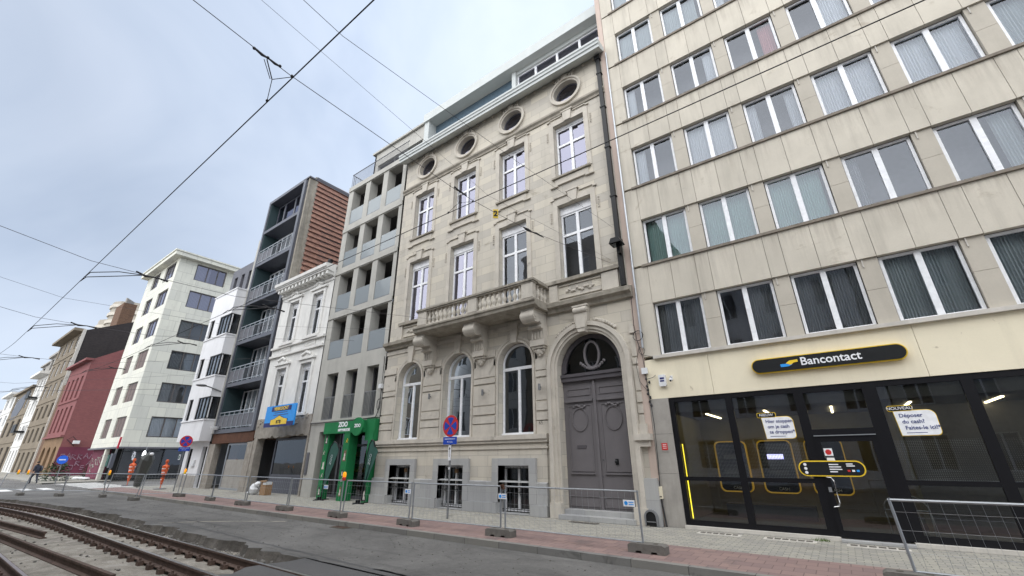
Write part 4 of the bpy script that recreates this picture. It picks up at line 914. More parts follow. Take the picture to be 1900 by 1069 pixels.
r0 = thing('security_camera', 'white dome security camera beside the alarm box', 'security camera', (-3.47, 12.5, 3.77)); MB(F).box(-3.50, -3.44, -.04, 0, 3.76, 3.88).path([(-3.47, -.02, 3.85), (-3.47, -.14, 3.84), (-3.47, -.14, 3.78)], .02, 8).build('bracket', 'plastic', r0)
MB(F).blob((-3.47, -.14, 3.75), .05, .05, .05, 10).build('dome', 'plastic', r0, True); MB(F).blob((-3.47, -.165, 3.72), .03, .03, .03, 8).build('lens', 'signblack', r0, True)
r0 = thing('nameplate', 'small red and grey plate on the marble pillar left of the shop', 'plate', (-3.93, 12.58, 2.0)); MB(F).box(-4.02, -3.84, -.024, -.012, 1.84, 2.16).build('plate', 'pillar', r0); MB(F).box(-4.01, -3.85, -.03, -.024, 1.88, 2.06).build('red_field', 'red', r0)
for z in (2.02, 1.98, 1.93): MB(F).box(-3.98, -3.88, -.033, -.03, z-.006, z+.006).build('lettering', 'white', r0)
m = MB(F)
r0 = thing('meter_box', 'cream plastic meter box on the wall left of the marble pillar', 'meter box', (-4.2, 12.55, .8)); MB(F).prism(rrect(-4.25, -4.15, .66, .96, .015), 'xz', -.10, -.01).build('casing', 'plaster', r0); MB(F).box(-4.24, -4.16, -.104, -.099, .70, .73).build('label_slot', 'joint', r0)
r0 = thing('junction_box', 'white cable junction box under the tangled cables', 'junction box', (-4.21, 12.55, 4.1)); MB(F).box(-4.29, -4.13, -.09, -.01, 4.02, 4.18).build('casing', 'plastic', r0); MB(F).box(-4.3, -4.12, -.1, -.09, 4.01, 4.19).build('lid', 'plastic', r0)
m = MB(F)
m.path([(-4.36, -.04, 6.5), (-4.38, -.05, 5.6), (-4.34, -.05, 5.1), (-4.22, -.05, 4.5), (-4.21, -.05, 4.15)], .011, 5); m.path([(-4.2, -.04, 4.0), (-4.17, -.05, 3.4), (-4.13, -.06, 2.6), (-4.16, -.05, 1.6), (-4.2, -.05, .95)], .012, 5)
m.path([(-4.28+.16*math.cos(t*.6), -.06-.01*t*.2, 5.2+.16*math.sin(t*.6)) for t in range(22)], .009, 5); m.path([(-4.22+.09*math.cos(t*.7), -.07, 4.72+.12*math.sin(t*.7)) for t in range(16)], .009, 5)
m.path([(-4.30, -.05, 4.9), (-4.46, -.04, 4.3), (-4.40, -.05, 3.8), (-4.2, -.05, 3.5)], .007, 5); m.path([(-4.25, -.05, 4.6), (-3.95, -.05, 4.50), (-3.7, -.04, 4.46)], .007, 5); m.path([(-4.2, -.06, 3.85), (-4.0, -.05, 3.88), (-3.92, -.02, 3.95)], .008, 5)
m.path([(-4.2, -.05, .66), (-4.14, -.05, 0.0)], .02, 6); m.path([(-4.26, -.05, .66), (-4.22, -.05, 0.0)], .014, 6)
for k in range(8): m.blob((-4.16+rnd.uniform(-.05, .05), -.05, 3.1+k*.11), .035, .03, .05, 6, .3)
tag(m.build('wall_cables', 'wire'), 'tangled dark cables and boxes running down between the townhouse and the block', 'cables')
for i, (a, b, lb) in enumerate(((-3.25, -2.3, 'leftmost pavement grille in front of the shop'), (-1.84, -.85, 'middle pavement grille in front of the shop'), (-.34, .66, 'pavement grille in front of the shop door step'))):
    r0 = thing('pavement_grille', lb, 'pavement grille', ((a+b)/2, 12.1, 0), 'pavement grilles before the shop')
    MB().box(a, b, 11.95, 12.2, -.01, .006).build('frame', 'sill_light', r0); m = MB()
    for k in range(6): x = a+.06+(b-a-.1)*k/6; m.box(x, x+(b-a)/6-.05, 12.03, 12.16, .006, .011)
    m.build('dark_lights', 'joint', r0)
o = MB().prism([(-6.75, 11.95), (-5.9, 11.9), (-5.85, 12.08), (-6.7, 12.1)], 'xy', 0, .012).build('drain_cover', 'joint'); tag(o, 'dark drain cover on the pavement in front of the grey door', 'drain cover')
r0 = thing('drain_grate', 'dark slotted drain grate in the road against the kerb', 'drain grate', (-12.15, 8.2, -.12)); MB().box(-12.5, -11.8, 8.08, 8.36, -.13, -.108).build('frame', 'joint', r0)
m = MB()
for k in range(7): m.box(-12.44+k*.09, -12.40+k*.09, 8.11, 8.33, -.108, -.1)
m.build('grate_bars', 'rail_side', r0)
m = MB()
for i in range(60): a = rnd.uniform(0, 6.28); x, y = -.76+rnd.gauss(0, .07), 12.36+rnd.gauss(0, .04); m.poly([(x-.006, y, 0), (x+.006, y, 0), (x+.03*math.cos(a), y+.03*math.sin(a), rnd.uniform(.03, .08))])
o = m.build('weed', surf('weed_green', (0.08, 0.14, 0.03), .8)); tag(o, 'small green weed growing at the shop threshold', 'weed')

# ================================================================== concrete grid building with the green store
Z = thing('concrete_grid_building', 'pale concrete grid building with glass-fronted loggias above a green pet store', 'apartment building', (-19.5, 12.6, 0))
A0, A1 = -22.42, -16.72
bays = [(-21.93, -20.58), (-20.12, -18.83), (-18.37, -17.02)]
rows = [(6.80, 9.16), (9.60, 11.98), (12.46, 14.92), (15.46, 18.02)]
ops = [('r', a, b, z0, z1) for a, b in bays for z0, z1 in rows]
fr_ = [(-21.64, -20.60), (-19.90, -18.90), (-18.16, -17.20)]
ops += [('r', a, b, 3.60, 6.0) for a, b in fr_]; ops += [('r', -21.5, -16.95, 0.0, 3.02)]
w = MB(F); wall(w, A0, A1, 0, 18.4, ops, .02, .55); w.build('facade', 'concrete', Z)
m = MB(F)
for z0, z1 in rows[:3]: m.box(A0+.02, A1-.02, -.03, .02, z1+.05, z1+.30)
m.box(A0, A1, -.04, .6, 18.06, 18.40); m.box(A0, A1, -.03, .02, 3.50, 3.58); m.build_each('floor_edge', 'concrete', Z)
m = MB(F)
for a, b in [(A0, bays[0][0]), (bays[0][1], bays[1][0]), (bays[1][1], bays[2][0]), (bays[2][1], A1)]: m.box(a+.01, b-.01, .57, 1.7, 6.6, 18.1) if 0 else None
for z0, z1 in rows: m.box(A0, A1, .57, 2.1, z1+.02, z1+.28)
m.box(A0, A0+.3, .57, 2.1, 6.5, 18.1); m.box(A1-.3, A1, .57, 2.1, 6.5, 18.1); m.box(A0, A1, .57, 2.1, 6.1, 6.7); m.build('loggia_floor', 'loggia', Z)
m = MB(F)
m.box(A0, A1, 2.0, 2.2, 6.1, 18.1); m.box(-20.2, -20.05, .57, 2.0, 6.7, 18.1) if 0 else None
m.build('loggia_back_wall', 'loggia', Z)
for j, (z0, z1) in enumerate(rows):
    window(Z, F, -19.6, z0+.1, 2.5, z1-z0-.2, 1.92, 'n', 'zinc2', 'glass_block', 'curtain_grey' if j % 2 else None, .6, b=.07, mull=.07, split=(.5,))
    for i, (a, b) in enumerate(bays):
        o = MB(F).box(a+.01, b-.01, .05, .065, z0-.02, z0+1.05).build('glass_balustrade', 'glass_rail', Z)
        MB(F).box(a+.01, b-.01, .04, .075, z0-.02, z0+.05).build('glass_clamp', 'zinc2', o)
    MB(F).lathe([(.0, 0), (.12, 0), (.12, .05)], (0, 0, 0)).mesh('x', 'dark') if 0 else None
    m = MB(F); m.ring([(-20.95+.15*math.cos(R(t)), z0+1.5+.15*math.sin(R(t))) for t in range(0, 360, 24)], [(-20.95+.11*math.cos(R(t)), z0+1.5+.11*math.sin(R(t))) for t in range(0, 360, 24)], 1.9, 1.98)
    o = m.build('round_wall_light', 'signblack', Z); m = MB(F); m.prism([(-20.95+.108*math.cos(R(t)), z0+1.5+.108*math.sin(R(t))) for t in range(0, 360, 24)], 'xz', 1.93, 1.98); m.build('diffuser', 'blind', o)
for a, b in fr_:
    window(Z, F, a, 3.6, b-a, 2.39, .45, 'n', 'zinc2', 'glass_dark', 'curtain_grey', 1, b=.06, mull=.05, split=(.62,))
    m = MB(F)
    for k in range(9): x = a+.04+(b-a-.08)*k/8; m.box(x-.012, x+.012, .06, .085, 3.6, 4.72)
    m.box(a, b, .055, .09, 4.72, 4.76); m.box(a, b, .055, .09, 3.62, 3.65); m.build('juliet_railing', 'grey_pole', Z)
m = MB(F); m.box(A0, A1, 1.2, 12, 3.1, 6.1); m.box(A0, A1, 2.21, 12, 6.1, 18.3); m.box(A0, A0+.05, .57, 12, 0, 18.3); m.build('interior', 'room', Z)
m = MB(F); m.box(-22.05, -16.8, 1.55, 1.7, 18.4, 21.15); m.box(-22.2, -16.65, 1.25, 6, 21.15, 21.28); m.box(-22.05, -21.9, 1.7, 8, 18.4, 21.15)
m.build('penthouse_shell', 'concrete', Z) if 0 else None
m = MB(F); wall(m, -22.35, -16.7, 18.4, 22.05, [('r', -21.9, -17.3, 18.5, 20.95)], 1.5, .25); m.box(-22.5, -16.7, 1.35, 8, 22.05, 22.2); m.box(-22.35, -22.2, 1.5, 8, 18.4, 22.05); m.build('penthouse_wall', 'concrete', Z)
window(Z, F, -21.88, 18.5, 4.56, 2.42, 1.68, 'n', 'zinc2', 'glass_block', 'blind', 1, b=.06, mull=.09, split=(.35, .68))
m = MB(F); m.box(A0, A1, 1.95, 8, 18.4, 22.0); m.build('penthouse_interior', 'room_mid', Z)
m = MB(F)
for k in range(52): x = A0+.08+k*.108; m.box(x-.007, x+.007, .05, .064, 18.42, 19.45)
m.box(A0+.05, A1, .04, .075, 19.45, 19.49); m.box(A0+.05, A1, .045, .07, 18.44, 18.47)
for k in range(13): y = .06+k*.11; m.box(A0+.05, A0+.064, y-.007, y+.007, 18.42, 19.45)
m.box(A0+.04, A0+.075, .04, 1.5, 19.45, 19.49); m.build('roof_railing', 'zinc2', Z)
# ground floor
m = MB(F)
for a, b in ((-21.5, -21.4), (-20.55, -20.42), (-19.4, -19.3), (-18.02, -17.9), (-17.05, -16.95)): m.box(a, b, .60, .68, 0, 3.02)
m.box(-21.5, -16.95, .605, .675, 2.28, 2.38); m.box(-21.5, -18.0, .605, .675, 0, .12); m.box(-21.5, -16.95, .605, .675, 2.95, 3.02); m.build('shopfront_frame', 'zinc2', Z)
m = MB(F); m.poly([(-21.4, .64, .1), (-17.9, .64, .1), (-17.9, .64, 2.95), (-21.4, .64, 2.95)]); m.poly([(-17.9, .64, 2.35), (-16.95, .64, 2.35), (-16.95, .64, 2.95), (-17.9, .64, 2.95)]); m.build('shop_glazing', 'glass_dark', Z)
m = MB(F); m.box(-21.5, -16.95, 3.0, 3.1, 0, 3.1); m.box(-21.5, -21.45, .7, 3.0, 0, 3.1); m.box(-21.5, -16.95, .57, 3, 3.03, 3.1); m.build('shop_room', 'room', Z)
for i, z in enumerate((.35, .72, 1.09, 1.46, 1.83)):
    m = MB(F); m.box(-20.2, -16.95, 1.1, 1.5, z, z+.03)
    sh = m.build('shelf', 'brown_card', Z); m = MB(F)
    for k in range(20): x = -20.1+k*.155; m.box(x, x+.11, 1.12, 1.3, z+.03, z+.03+rnd.uniform(.12, .26))
    m.build('goods', ('brown_card', 'plastic', 'yellow', 'plastic', 'red')[i], sh)
m = MB(F); m.box(-22.32, -22.12, -.03, .02, 1.0, 2.05)
for k in range(8): m.box(-22.28, -22.16, -.04, -.03, 1.06+k*.12, 1.12+k*.12)
m.build('letterbox_panel', 'zinc2', Z)
m = MB(F); m.path([(A0, -.06, 3.47), (-19.5, -.07, 3.42), (A1-.2, -.07, 3.50), (A1-.05, -.08, 3.75), (A1, -.06, 4.3), (A1-.02, -.05, 6.3)], .02, 5)
m.path([(-16.75+.12*math.cos(t*.55), -.10, 4.05+.25*math.sin(t*.55)) for t in range(20)], .016, 5)
tag(m.build('facade_cable', 'wire'), 'dark cable sagging along the concrete front above the green store', 'cable')
o = MB(F).box(-16.86, -16.66, -.14, 0, 4.78, 4.98).build('cable_box', 'plastic'); tag(o, 'white cable box at the left corner of the townhouse', 'cable box')
# green store frame
G_ = thing('green_store_frame', 'green store entrance frame with a header, three pillars and animal pictures', 'shopfront', (-18.7, 12.3, 0))
g = lambda nm, *b: MB(F).box(*b).build(nm, 'green', G_)
pl = [g('pillar', -20.42, -20.05, -.30, .0, 0, 2.86), g('pillar', -18.66, -18.22, -.40, .05, 0, 2.86), g('pillar', -17.02, -16.68, -.26, .0, 0, 2.86)]
g('header', -20.42, -17.3, -.42, .0, 2.86, 3.38); g('header_end', -17.3, -16.66, -.24, 0, 2.5, 3.42)
m = MB(F); m.prism([(-17.62+.42*math.cos(R(t)), 3.10+.40*math.sin(R(t))) for t in range(0, 360, 12)], 'xz', -.50, -.42); m.build('round_board', 'green', G_)
text('ZOO', .30, -19.2, -.425, 3.24, 'white', G_, align='LEFT', bold=.014, sx=1.05); text('HAPPY PAWS STORE', .165, -19.2, -.425, 2.99, 'white', G_, align='LEFT', bold=.008, sx=.62); text('ZOO', .2, -17.58, -.505, 3.13, 'white', G_, bold=.008)
def pic(par, u, d, z, s, col, flip=1):
    o_ = [(-.4, -.5), (-.25, -.1), (-.35, .1), (-.3, .32), (-.33, .5), (-.18, .38), (0, .38), (.1, .52), (.17, .32), (.2, .1), (.1, -.05), (.3, -.25), (.35, -.5)]
    m = MB(F); m.prism([(u+x*s*.7*flip, z+y*s) for x, y in o_], 'xz', d-.004, d); q = m.build('animal_picture', col, par)
    m = MB(F); m.prism([(u+x*s*.35*flip, z-.1*s+y*s*.6) for x, y in o_], 'xz', d-.007, d-.004); m.build('chest_patch', 'fur_white', q)
for p, u, d, zl_ in ((pl[0], -20.24, -.30, ((2.62, .42, 'fur_black'), (.35, .4, 'fur_black'), (1.45, .35, 'fur_white'))), (pl[1], -18.44, -.40, ((1.88, .5, 'fur_brown'), (1.15, .3, 'fur_black'), (.4, .42, 'fur_brown'))), (pl[2], -16.85, -.26, ((1.35, .5, 'fur_brown'), (.35, .6, 'fur_black')))):
    for i, (z, s, c) in enumerate(zl_): pic(p, u, d, z, s, c, 1 if i % 2 else -1)
for p, u, d, z in ((pl[1], -18.38, -.41, 2.5), (pl[0], -20.3, -.31, 2.0), (pl[0], -20.2, -.31, 1.0), (pl[1], -18.4, -.41, .86), (pl[2], -16.85, -.27, .85)):
    m = MB(F); m.path([(u-.07, d, z-.08), (u+.07, d, z+.04), (u+.03, d, z+.1), (u-.05, d, z+.02), (u+.05, d, z-.07)], .012, 5); m.build('leaf_emblem', 'fur_white' if z < 2.3 else 'yellow', p)
for i, (u, y, tx, ln) in enumerate(((-19.55, 12.2, -.02, 'green feather flag left of the green middle pillar'), (-16.55, 12.15, .1, 'green feather flag at the right edge of the green store'))):
    r0 = thing('feather_flag', ln, 'flag', (u, y, 0), 'feather flags outside the green store'); f = FR(0, y)
    arcp = [(u-.28, .1), (u-.26, 1.2), (u-.22, 1.9), (u-.08, 2.3), (u+.16, 2.5), (u+.40, 2.42), (u+.58, 2.2)]
    if i: arcp = [(u+(x-u)*.6, z) for x, z in arcp]
    m = MB(f); m.path([(x, 0, z) for x, z in arcp], .032, 6); m.build('flag_pole', 'signblack', r0)
    m = MB(f); m.prism(arcp + [(u+.58, 2.02), (u+.34, 1.45), (u+.0, .8), (u-.2, .4)], 'xz', -.008, .008); m.build('cloth', 'flag_green', r0)
    m = MB(f); m.box(u-.4, u+.3, -.25, -.2, 0, .03); m.box(u-.1, u-.04, -.5, .25, 0, .03); m.box(u-.30, u-.26, -.2, .02, 0, .12); m.build('flag_base', 'signblack', r0)
    text('ZOO', .2, u+.1, -.012, 1.7, 'blind', r0, fr=f, rot=R(78))

# ================================================================== white classical house
Wt = thing('white_classical_house', 'narrow white stucco house with a bracketed cornice and a gutted dark ground floor', 'house', (-25.5, 12.6, 0))
C0, C1 = -28.6, -22.47
wc = [-26.75, -23.95]
ops = [('r', c-.58, c+.58, 8.62, 11.35) for c in wc] + [('r', c-.58, c+.58, 4.1, 6.95) for c in wc]
w = MB(F); wall(w, C0, C1, 3.95, 12.5, ops, 0, .28); w.build('facade', 'white_stucco', Wt)
m = MB(F); m.prism([(0, 12.05), (-.1, 12.05), (-.12, 12.3), (-.55, 12.36), (-.60, 12.5), (-.68, 12.56), (-.7, 12.75), (0.3, 12.85)], 'yz', C0-.1, C1-.0)
cn = m.build('cornice', 'white_stucco', Wt); m = MB(F)
for k in range(14): x = C0+.15+k*.44; m.box(x, x+.2, -.5, -.08, 12.12, 12.34)
m.build_each('cornice_bracket', 'white_stucco', cn)
m = MB(F); m.box(C0, C1, -.06, .05, 11.85, 12.02)
for z in (7.75, 8.3): m.box(C0, C1, -.13, .03, z, z+.14)
for c in wc: m.box(c-.8, c+.8, -.20, .0, 8.42, 8.6); m.box(c-.75, c+.75, -.1, .03, 3.98, 4.1)
m.build_each('string_course', 'white_stucco', Wt)
for c in wc:
    m = MB(F)
    for k in range(9): m.lathe([(.03, 0), (.045, .1), (.02, .2), (.04, .3)], (c-.5+.125*k, -.04, 7.95), 6)
    m.build('small_balusters', 'white_stucco', Wt, True)
for c in wc:
    for z0, z1 in ((8.62, 11.35), (4.1, 6.95)):
        m = MB(F); m.box(c-.78, c-.58, -.07, .02, z0, z1+.2); m.box(c+.58, c+.78, -.07, .02, z0, z1+.2); m.box(c-.58, c+.58, -.07, .02, z1, z1+.2)
        m.box(c-.9, c+.9, -.16, .02, z1+.2, z1+.32); m.prism([(c-.55, z1+.32), (c+.55, z1+.32), (c+.2, z1+.62), (c-.2, z1+.62)], 'xz', -.12, 0)
        for k in range(7): t = (k-3)/3; m.blob((c+.4*t, -.14, z1+.48+.14*(1-abs(t))), .1, .07, .1, 7, .25)
        m.build('window_crown', 'white_stucco', Wt); window(Wt, F, c-.57, z0+.01, 1.14, z1-z0-.02, .2, 'cross', 'upvc', 'glass_block', None, b=.07, mull=.1, tz=(z1-z0)*.62, box=.3)
m = MB(F)                                                 # broken beam over the gutted shop
top = [(C0, 4.0)] + [(C1, 4.0)]; low = [(C1-.0, 2.98)]; x = C1
while x > C0+.2: x -= rnd.uniform(.12, .4); low.append((max(x, C0), 2.93+rnd.uniform(-.08, .09)))
m.prism([(C0, 3.35)]+[(C0, 4.0), (C1, 4.0)]+low+[(C0, 2.95)], 'xz', -.02, .35)
for k in range(26): m.blob((rnd.uniform(C0+.2, C1-.2), -.02, rnd.uniform(3.5, 3.98)), rnd.uniform(.08, .22), .05, rnd.uniform(.05, .12), 6, .3)
m.build('broken_beam', 'rubble', Wt)
m = MB(F); m.box(C0+.1, -28.1, -.02, .4, 0, 2.95); m.box(-22.6, C1, -.02, .4, 0, 2.95); m.build_each('shop_jamb', 'rubble', Wt)
m = MB(F); m.box(-26.9, -26.78, .5, .6, 0, 2.9); m.box(-22.7, -22.6, .5, .6, 0, 2.9); m.box(-26.8, -22.6, .5, .6, .85, .95); m.box(-26.8, -22.6, .5, .6, 2.75, 2.88); m.box(-26.78, -22.7, .52, .58, 0, .85); m.build('shop_frame', 'zinc', Wt)
MB(F).poly([(-26.78, .54, .95), (-22.7, .54, .95), (-22.7, .54, 2.8), (-26.78, .54, 2.8)]).build('shop_glazing', 'glass_dark', Wt)
m = MB(F); m.box(C0, C1, 2.2, 12, 0, 4.0); m.box(C0, C1, .9, 12, 4.0, 12.5); m.build('interior', 'room', Wt)
m = MB(F); m.box(C0, C1, 0, 12, 12.5, 12.7); m.build('roof', 'zinc2', Wt)
m = MB(F); m.blob((-22.6, -.4, 12.95), .2, .15, .16, 8, .3); m.build('gutter_debris', 'signblack', Wt)
S = thing('sold_board', 'light blue and navy VERKOCHT board with a yellow house badge', 'sign board', (-24.6, 11.95, 3.9))
f = FR(0, 11.9)
m = MB(f); m.prism(rrect(-26.1, -22.9, 3.40, 4.53, .06), 'xz', -.04, .04); m.build('board', 'sky_blue', S)
MB(f).prism([(-26.09, 3.45), (-26.04, 3.4), (-22.96, 3.4), (-22.91, 3.45), (-22.91, 3.62), (-26.09, 3.62)], 'xz', -.048, -.036).build('navy_band', 'navy_board', S)
MB(f).box(-25.45, -23.35, -.052, -.04, 4.22, 4.46).build('black_band', 'navy_board', S); text('VERKOCHT', .25, -24.4, -.053, 4.34, 'yellow', S, fr=f, bold=.006, sx=1.18)
text('PROJECTONTWIKKELING', .1, -24.4, -.042, 4.13, 'navy', S, fr=f) if 0 else None
MB(f).box(-25.1, -23.7, -.043, -.04, 4.11, 4.15).box(-25.2, -23.6, -.043, -.04, 3.99, 4.03).build('small_print', 'navy', S)
bp_ = [(-25.35, 3.5), (-23.6, 3.5), (-23.6, 3.76), (-23.95, 3.80), (-24.48, 3.96), (-25.0, 3.80), (-25.35, 3.76)]
MB(f).prism([(-24.47+(x+24.47)*1.06, 3.69+(z-3.69)*1.14) for x, z in bp_], 'xz', -.053, -.048).build('badge_rim', 'navy_board', S); MB(f).prism(bp_, 'xz', -.058, -.053).build('badge', 'yellow', S)
text('BTB', .24, -24.47, -.059, 3.635, 'signblack', S, fr=f, bold=.008, sx=1.25)
MB(f).box(-25.8, -25.74, .04, .7, 3.8, 3.86).box(-23.3, -23.24, .04, .7, 3.8, 3.86).build('bracket', 'steel', S)
r0 = thing('waste_bag', 'crumpled white plastic bag on the pavement before the gutted shop', 'bag', (-25.9, 12.0, 0)); m = MB(); m.blob((-25.95, 12.0, .26), .34, .25, .28, 10, .18); m.blob((-25.7, 12.0, .5), .2, .15, .14, 8, .3); m.blob((-26.25, 11.95, .1), .25, .15, .1, 8, .3); m.build('sack', 'plastic', r0)
r0 = thing('cardboard_box', 'brown cardboard box beside the white plastic bag', 'box', (-24.95, 12.1, 0)); m = MB(); m.box(-25.25, -24.7, 11.95, 12.3, 0, .62); m.build('carton', 'brown_card', r0); m = MB(); m.prism([(-25.25, .62), (-24.72, .62), (-24.55, .74), (-25.3, .70)], 'xz', 11.9, 11.95); m.build('flap', 'brown_card', r0); MB().box(-25.0, -24.68, 11.93, 12.25, .5, .63).build('packing', 'plastic', r0)

# ================================================================== black clad building
K = thing('black_clad_building', 'tall narrow blue-black building with railed balconies and a red tiled side wall', 'apartment building', (-31.8, 12.6, 0))
m = MB(F); m.box(-29.12, -28.80, -.08, 1.6, 3.4, 21.95); m.build('right_fin', 'zinc', K)
m = MB(F); m.box(-34.62, -34.4, -.08, 1.6, 3.4, 22.1); m.box(-34.4, -29.12, -.08, 1.6, 21.85, 22.1); m.build('frame', 'zinc', K)
m = MB(F); m.box(-35.05, -34.63, -.02, 9, 3.4, 18.6); m.box(-34.8, -34.63, .0, 9, 18.6, 22.2); m.build('left_party_wall', 'concrete', K)
m = MB(F); m.box(-28.79, -28.60, .1, .55, 3.4, 22.15); m.box(-28.68, -28.56, .5, .75, 3.4, 22.4); m.build('concrete_edge', 'stone_dark', K)
sl_ = [3.5, 6.62, 9.70, 12.82, 16.05, 19.05]
m = MB(F)
for z in sl_: m.box(-34.4, -29.12, -.06, 1.62, z-.12, z+.14)
m.build_each('balcony_slab', 'zinc', K)
m = MB(F); m.box(-34.4, -34.3, 0, 1.6, 3.6, 21.9); m.box(-34.4, -33.0, 1.6, 1.7, 3.6, 21.9) ; m.build('blue_inner_wall', 'teal_wall', K)
for j, z in enumerate(sl_):
    if j < 5: window(K, F, -34.28, z+.15, 5.1, 2.70, 1.12, 'n', 'upvc', 'glass_block', 'curtain_white', .35, b=.07, mull=.09, split=(.14, .28, .42, .7))
    else: window(K, F, -34.25, z+.15, 5.1, 2.60, .62, 'n', 'zinc', 'glass_sky', None, b=.12, mull=.2, split=(.22, .55, .8))
    if j < 5:
        m = MB(F); m.box(-34.4, -29.14, -.055, -.02, z+1.22, z+1.27); m.box(-34.4, -29.14, -.055, -.02, z+.22, z+.26); m.box(-34.4, -29.14, -.055, -.02, z+1.02, z+1.05)
        for k in range(8): x = -34.35+k*.735; m.box(x, x+.05, -.06, -.01, z+.1, z+1.24)
        o = m.build('balcony_railing', 'steel', K)
        m = MB(F)
        for k in range(7):
            x = -34.3+k*.735
            if k < 3 or j == 0: m.box(x+.05, x+.68, -.04, -.025, z+.27, z+1.0)
            else:
                for q in range(8): m.box(x+.07+q*.08, x+.082+q*.08, -.04, -.03, z+.27, z+1.0)
        m.build('railing_infill', 'zinc2', o)
m = MB(F); m.box(-34.6, -28.6, 1.75, 9, 0, 22.0); m.build('interior', 'room', K)
m = MB(F)                                                  # tiled gable: overlapping courses
z = 2.9; k = 0
while z < 22.2:
    h = .40; j = .02*math.sin(k*2.1)
    for seg in range(5):
        y0 = .7+seg*1.7; jj = rnd.uniform(-.025, .025)
        m.poly([(-28.52, y0, z+jj), (-28.52, y0+1.7, z+jj), (-28.62, y0+1.7, z+h+jj), (-28.62, y0, z+h+jj)])
        m.poly([(-28.52, y0, z+jj), (-28.64, y0, z+jj-.02), (-28.64, y0+1.7, z+jj-.02), (-28.52, y0+1.7, z+jj)])
    z += h; k += 1
m.build('tiled_side_wall', 'brick_red', K)
m = MB(F)
for k in range(49): m.box(-28.60, -28.505, .69, 9.25, 2.9+.4*k-.026, 2.9+.4*k+.0)  # dark strips painting the shadow line at each course edge
m.build('tile_edge_shadows', 'tile_shadow', K)
m = MB(F); m.box(-34.7, -28.5, .0, 9, 22.1, 22.22); m.box(-28.66, -28.5, .6, 9.2, 22.2, 22.42); m.build('roof_edge', 'zinc2', K)
m = MB(F); m.box(-34.7, -28.75, .0, .5, 2.75, 3.38); m.build('rusty_fascia', 'rust', K)
m = MB(F); m.box(-35.0, -34.1, .02, .4, 0, 2.75); m.box(-29.35, -28.62, .0, .4, 0, 2.8); m.build_each('ground_floor_pier', 'rubble', K)
m = MB(F); m.box(-32.75, -32.62, .3, .42, 0, 2.75); m.box(-29.5, -29.35, .3, .42, 0, 2.75); m.box(-32.6, -29.5, .3, .42, 2.62, 2.75); m.box(-32.6, -29.5, .3, .42, 0, .1); m.build('shop_frame', 'steel', K)
MB(F).poly([(-32.6, .36, .1), (-29.5, .36, .1), (-29.5, .36, 2.62), (-32.6, .36, 2.62)]).build('shop_glazing', 'glass_dark', K)
MB(F).box(-32.6, -29.5, .335, .345, .1, 1.75).build('frosted_film', 'pillar', K)
MB(F).box(-34.1, -32.8, 1.0, 1.1, 0, 2.75).build('entrance_door', 'rust', K)
r0 = thing('planter_box', 'pale pinkish box standing behind the lowest balcony railing', 'box', (-31.2, 12.75, 3.65)); MB(F).box(-31.6, -30.7, .12, .4, 3.66, 4.35).build('box_body', 'blind', r0); MB(F).box(-31.65, -30.65, .1, .42, 4.35, 4.39).build('lid', 'white', r0)
r0 = thing('plastic_tub', 'white plastic tub on the left end of the lowest balcony edge', 'tub', (-34.5, 12.4, 3.66)); MB(F).lathe([(.2, 0), (.26, .16), (.22, .2)], (-34.2, -.2, 3.64), 10).build('tub_body', 'plastic', r0); MB(F).lathe([(.25, 0), (.27, .03)], (-34.2, -.2, 3.84), 10).build('lid', 'white', r0)
r0 = thing('street_lamp', 'street lamp head reaching out from between the balconies of the black building', 'street lamp', (-35, 12.5, 6.4)); f = FR(0, 12.5)
MB(f).path([(-35.0, 0, 6.3), (-34.9, -.8, 6.5), (-34.6, -1.2, 6.5)], .04, 7).build('arm', 'grey_pole', r0); MB(f).blob((-34.5, -1.45, 6.5), .28, .35, .09, 10).build('lamp_head', 'grey_pole', r0, True)

# ================================================================== art deco house
D_ = thing('art_deco_house', 'narrow white house with dark corner windows and a projecting upper front', 'house', (-37, 12.0, 0))
f = FR(0, 11.9); E0, E1 = -39.1, -35.02
lv = [(4.4, 5.92), (7.45, 8.98), (10.55, 12.1)]
ops = [('r', -38.72, -37.92, a, b) for a, b in lv] + [('r', -36.95, -35.0, a, b) for a, b in lv]
m = MB(f); wall(m, E0, E1, 2.95, 14.1, [(k, a, min(b, E1), c, d) for k, a, b, c, d in ops], 0, .18)
for z0, z1 in ((2.95, 4.4), (5.92, 7.45), (8.98, 10.55), (12.1, 14.1)): m.poly([(E1, 0, z0), (E1, .72, z0), (E1, .72, z1), (E1, 0, z1)])
m.poly([(E0, 0, 2.95), (E1, 0, 2.95), (E1, .72, 2.95), (E0, .72, 2.95)]); m.poly([(E0, 0, 2.95), (E0, 0, 14.1), (E0, 9, 14.1), (E0, 9, 2.95)]); m.poly([(E0, 0, 14.1), (E1, 0, 14.1), (E1, .9, 14.1), (E0, .9, 14.1)])
m.build('facade', 'deco_white', D_)
m = MB(f)
for z0, z1 in lv: m.box(E0-.02, E1+.04, -.06, .7, z0-.1, z0-.005)
m.box(E0-.05, E1+.05, -.05, .8, 14.1, 14.2); m.build_each('ledge', 'deco_white', D_)
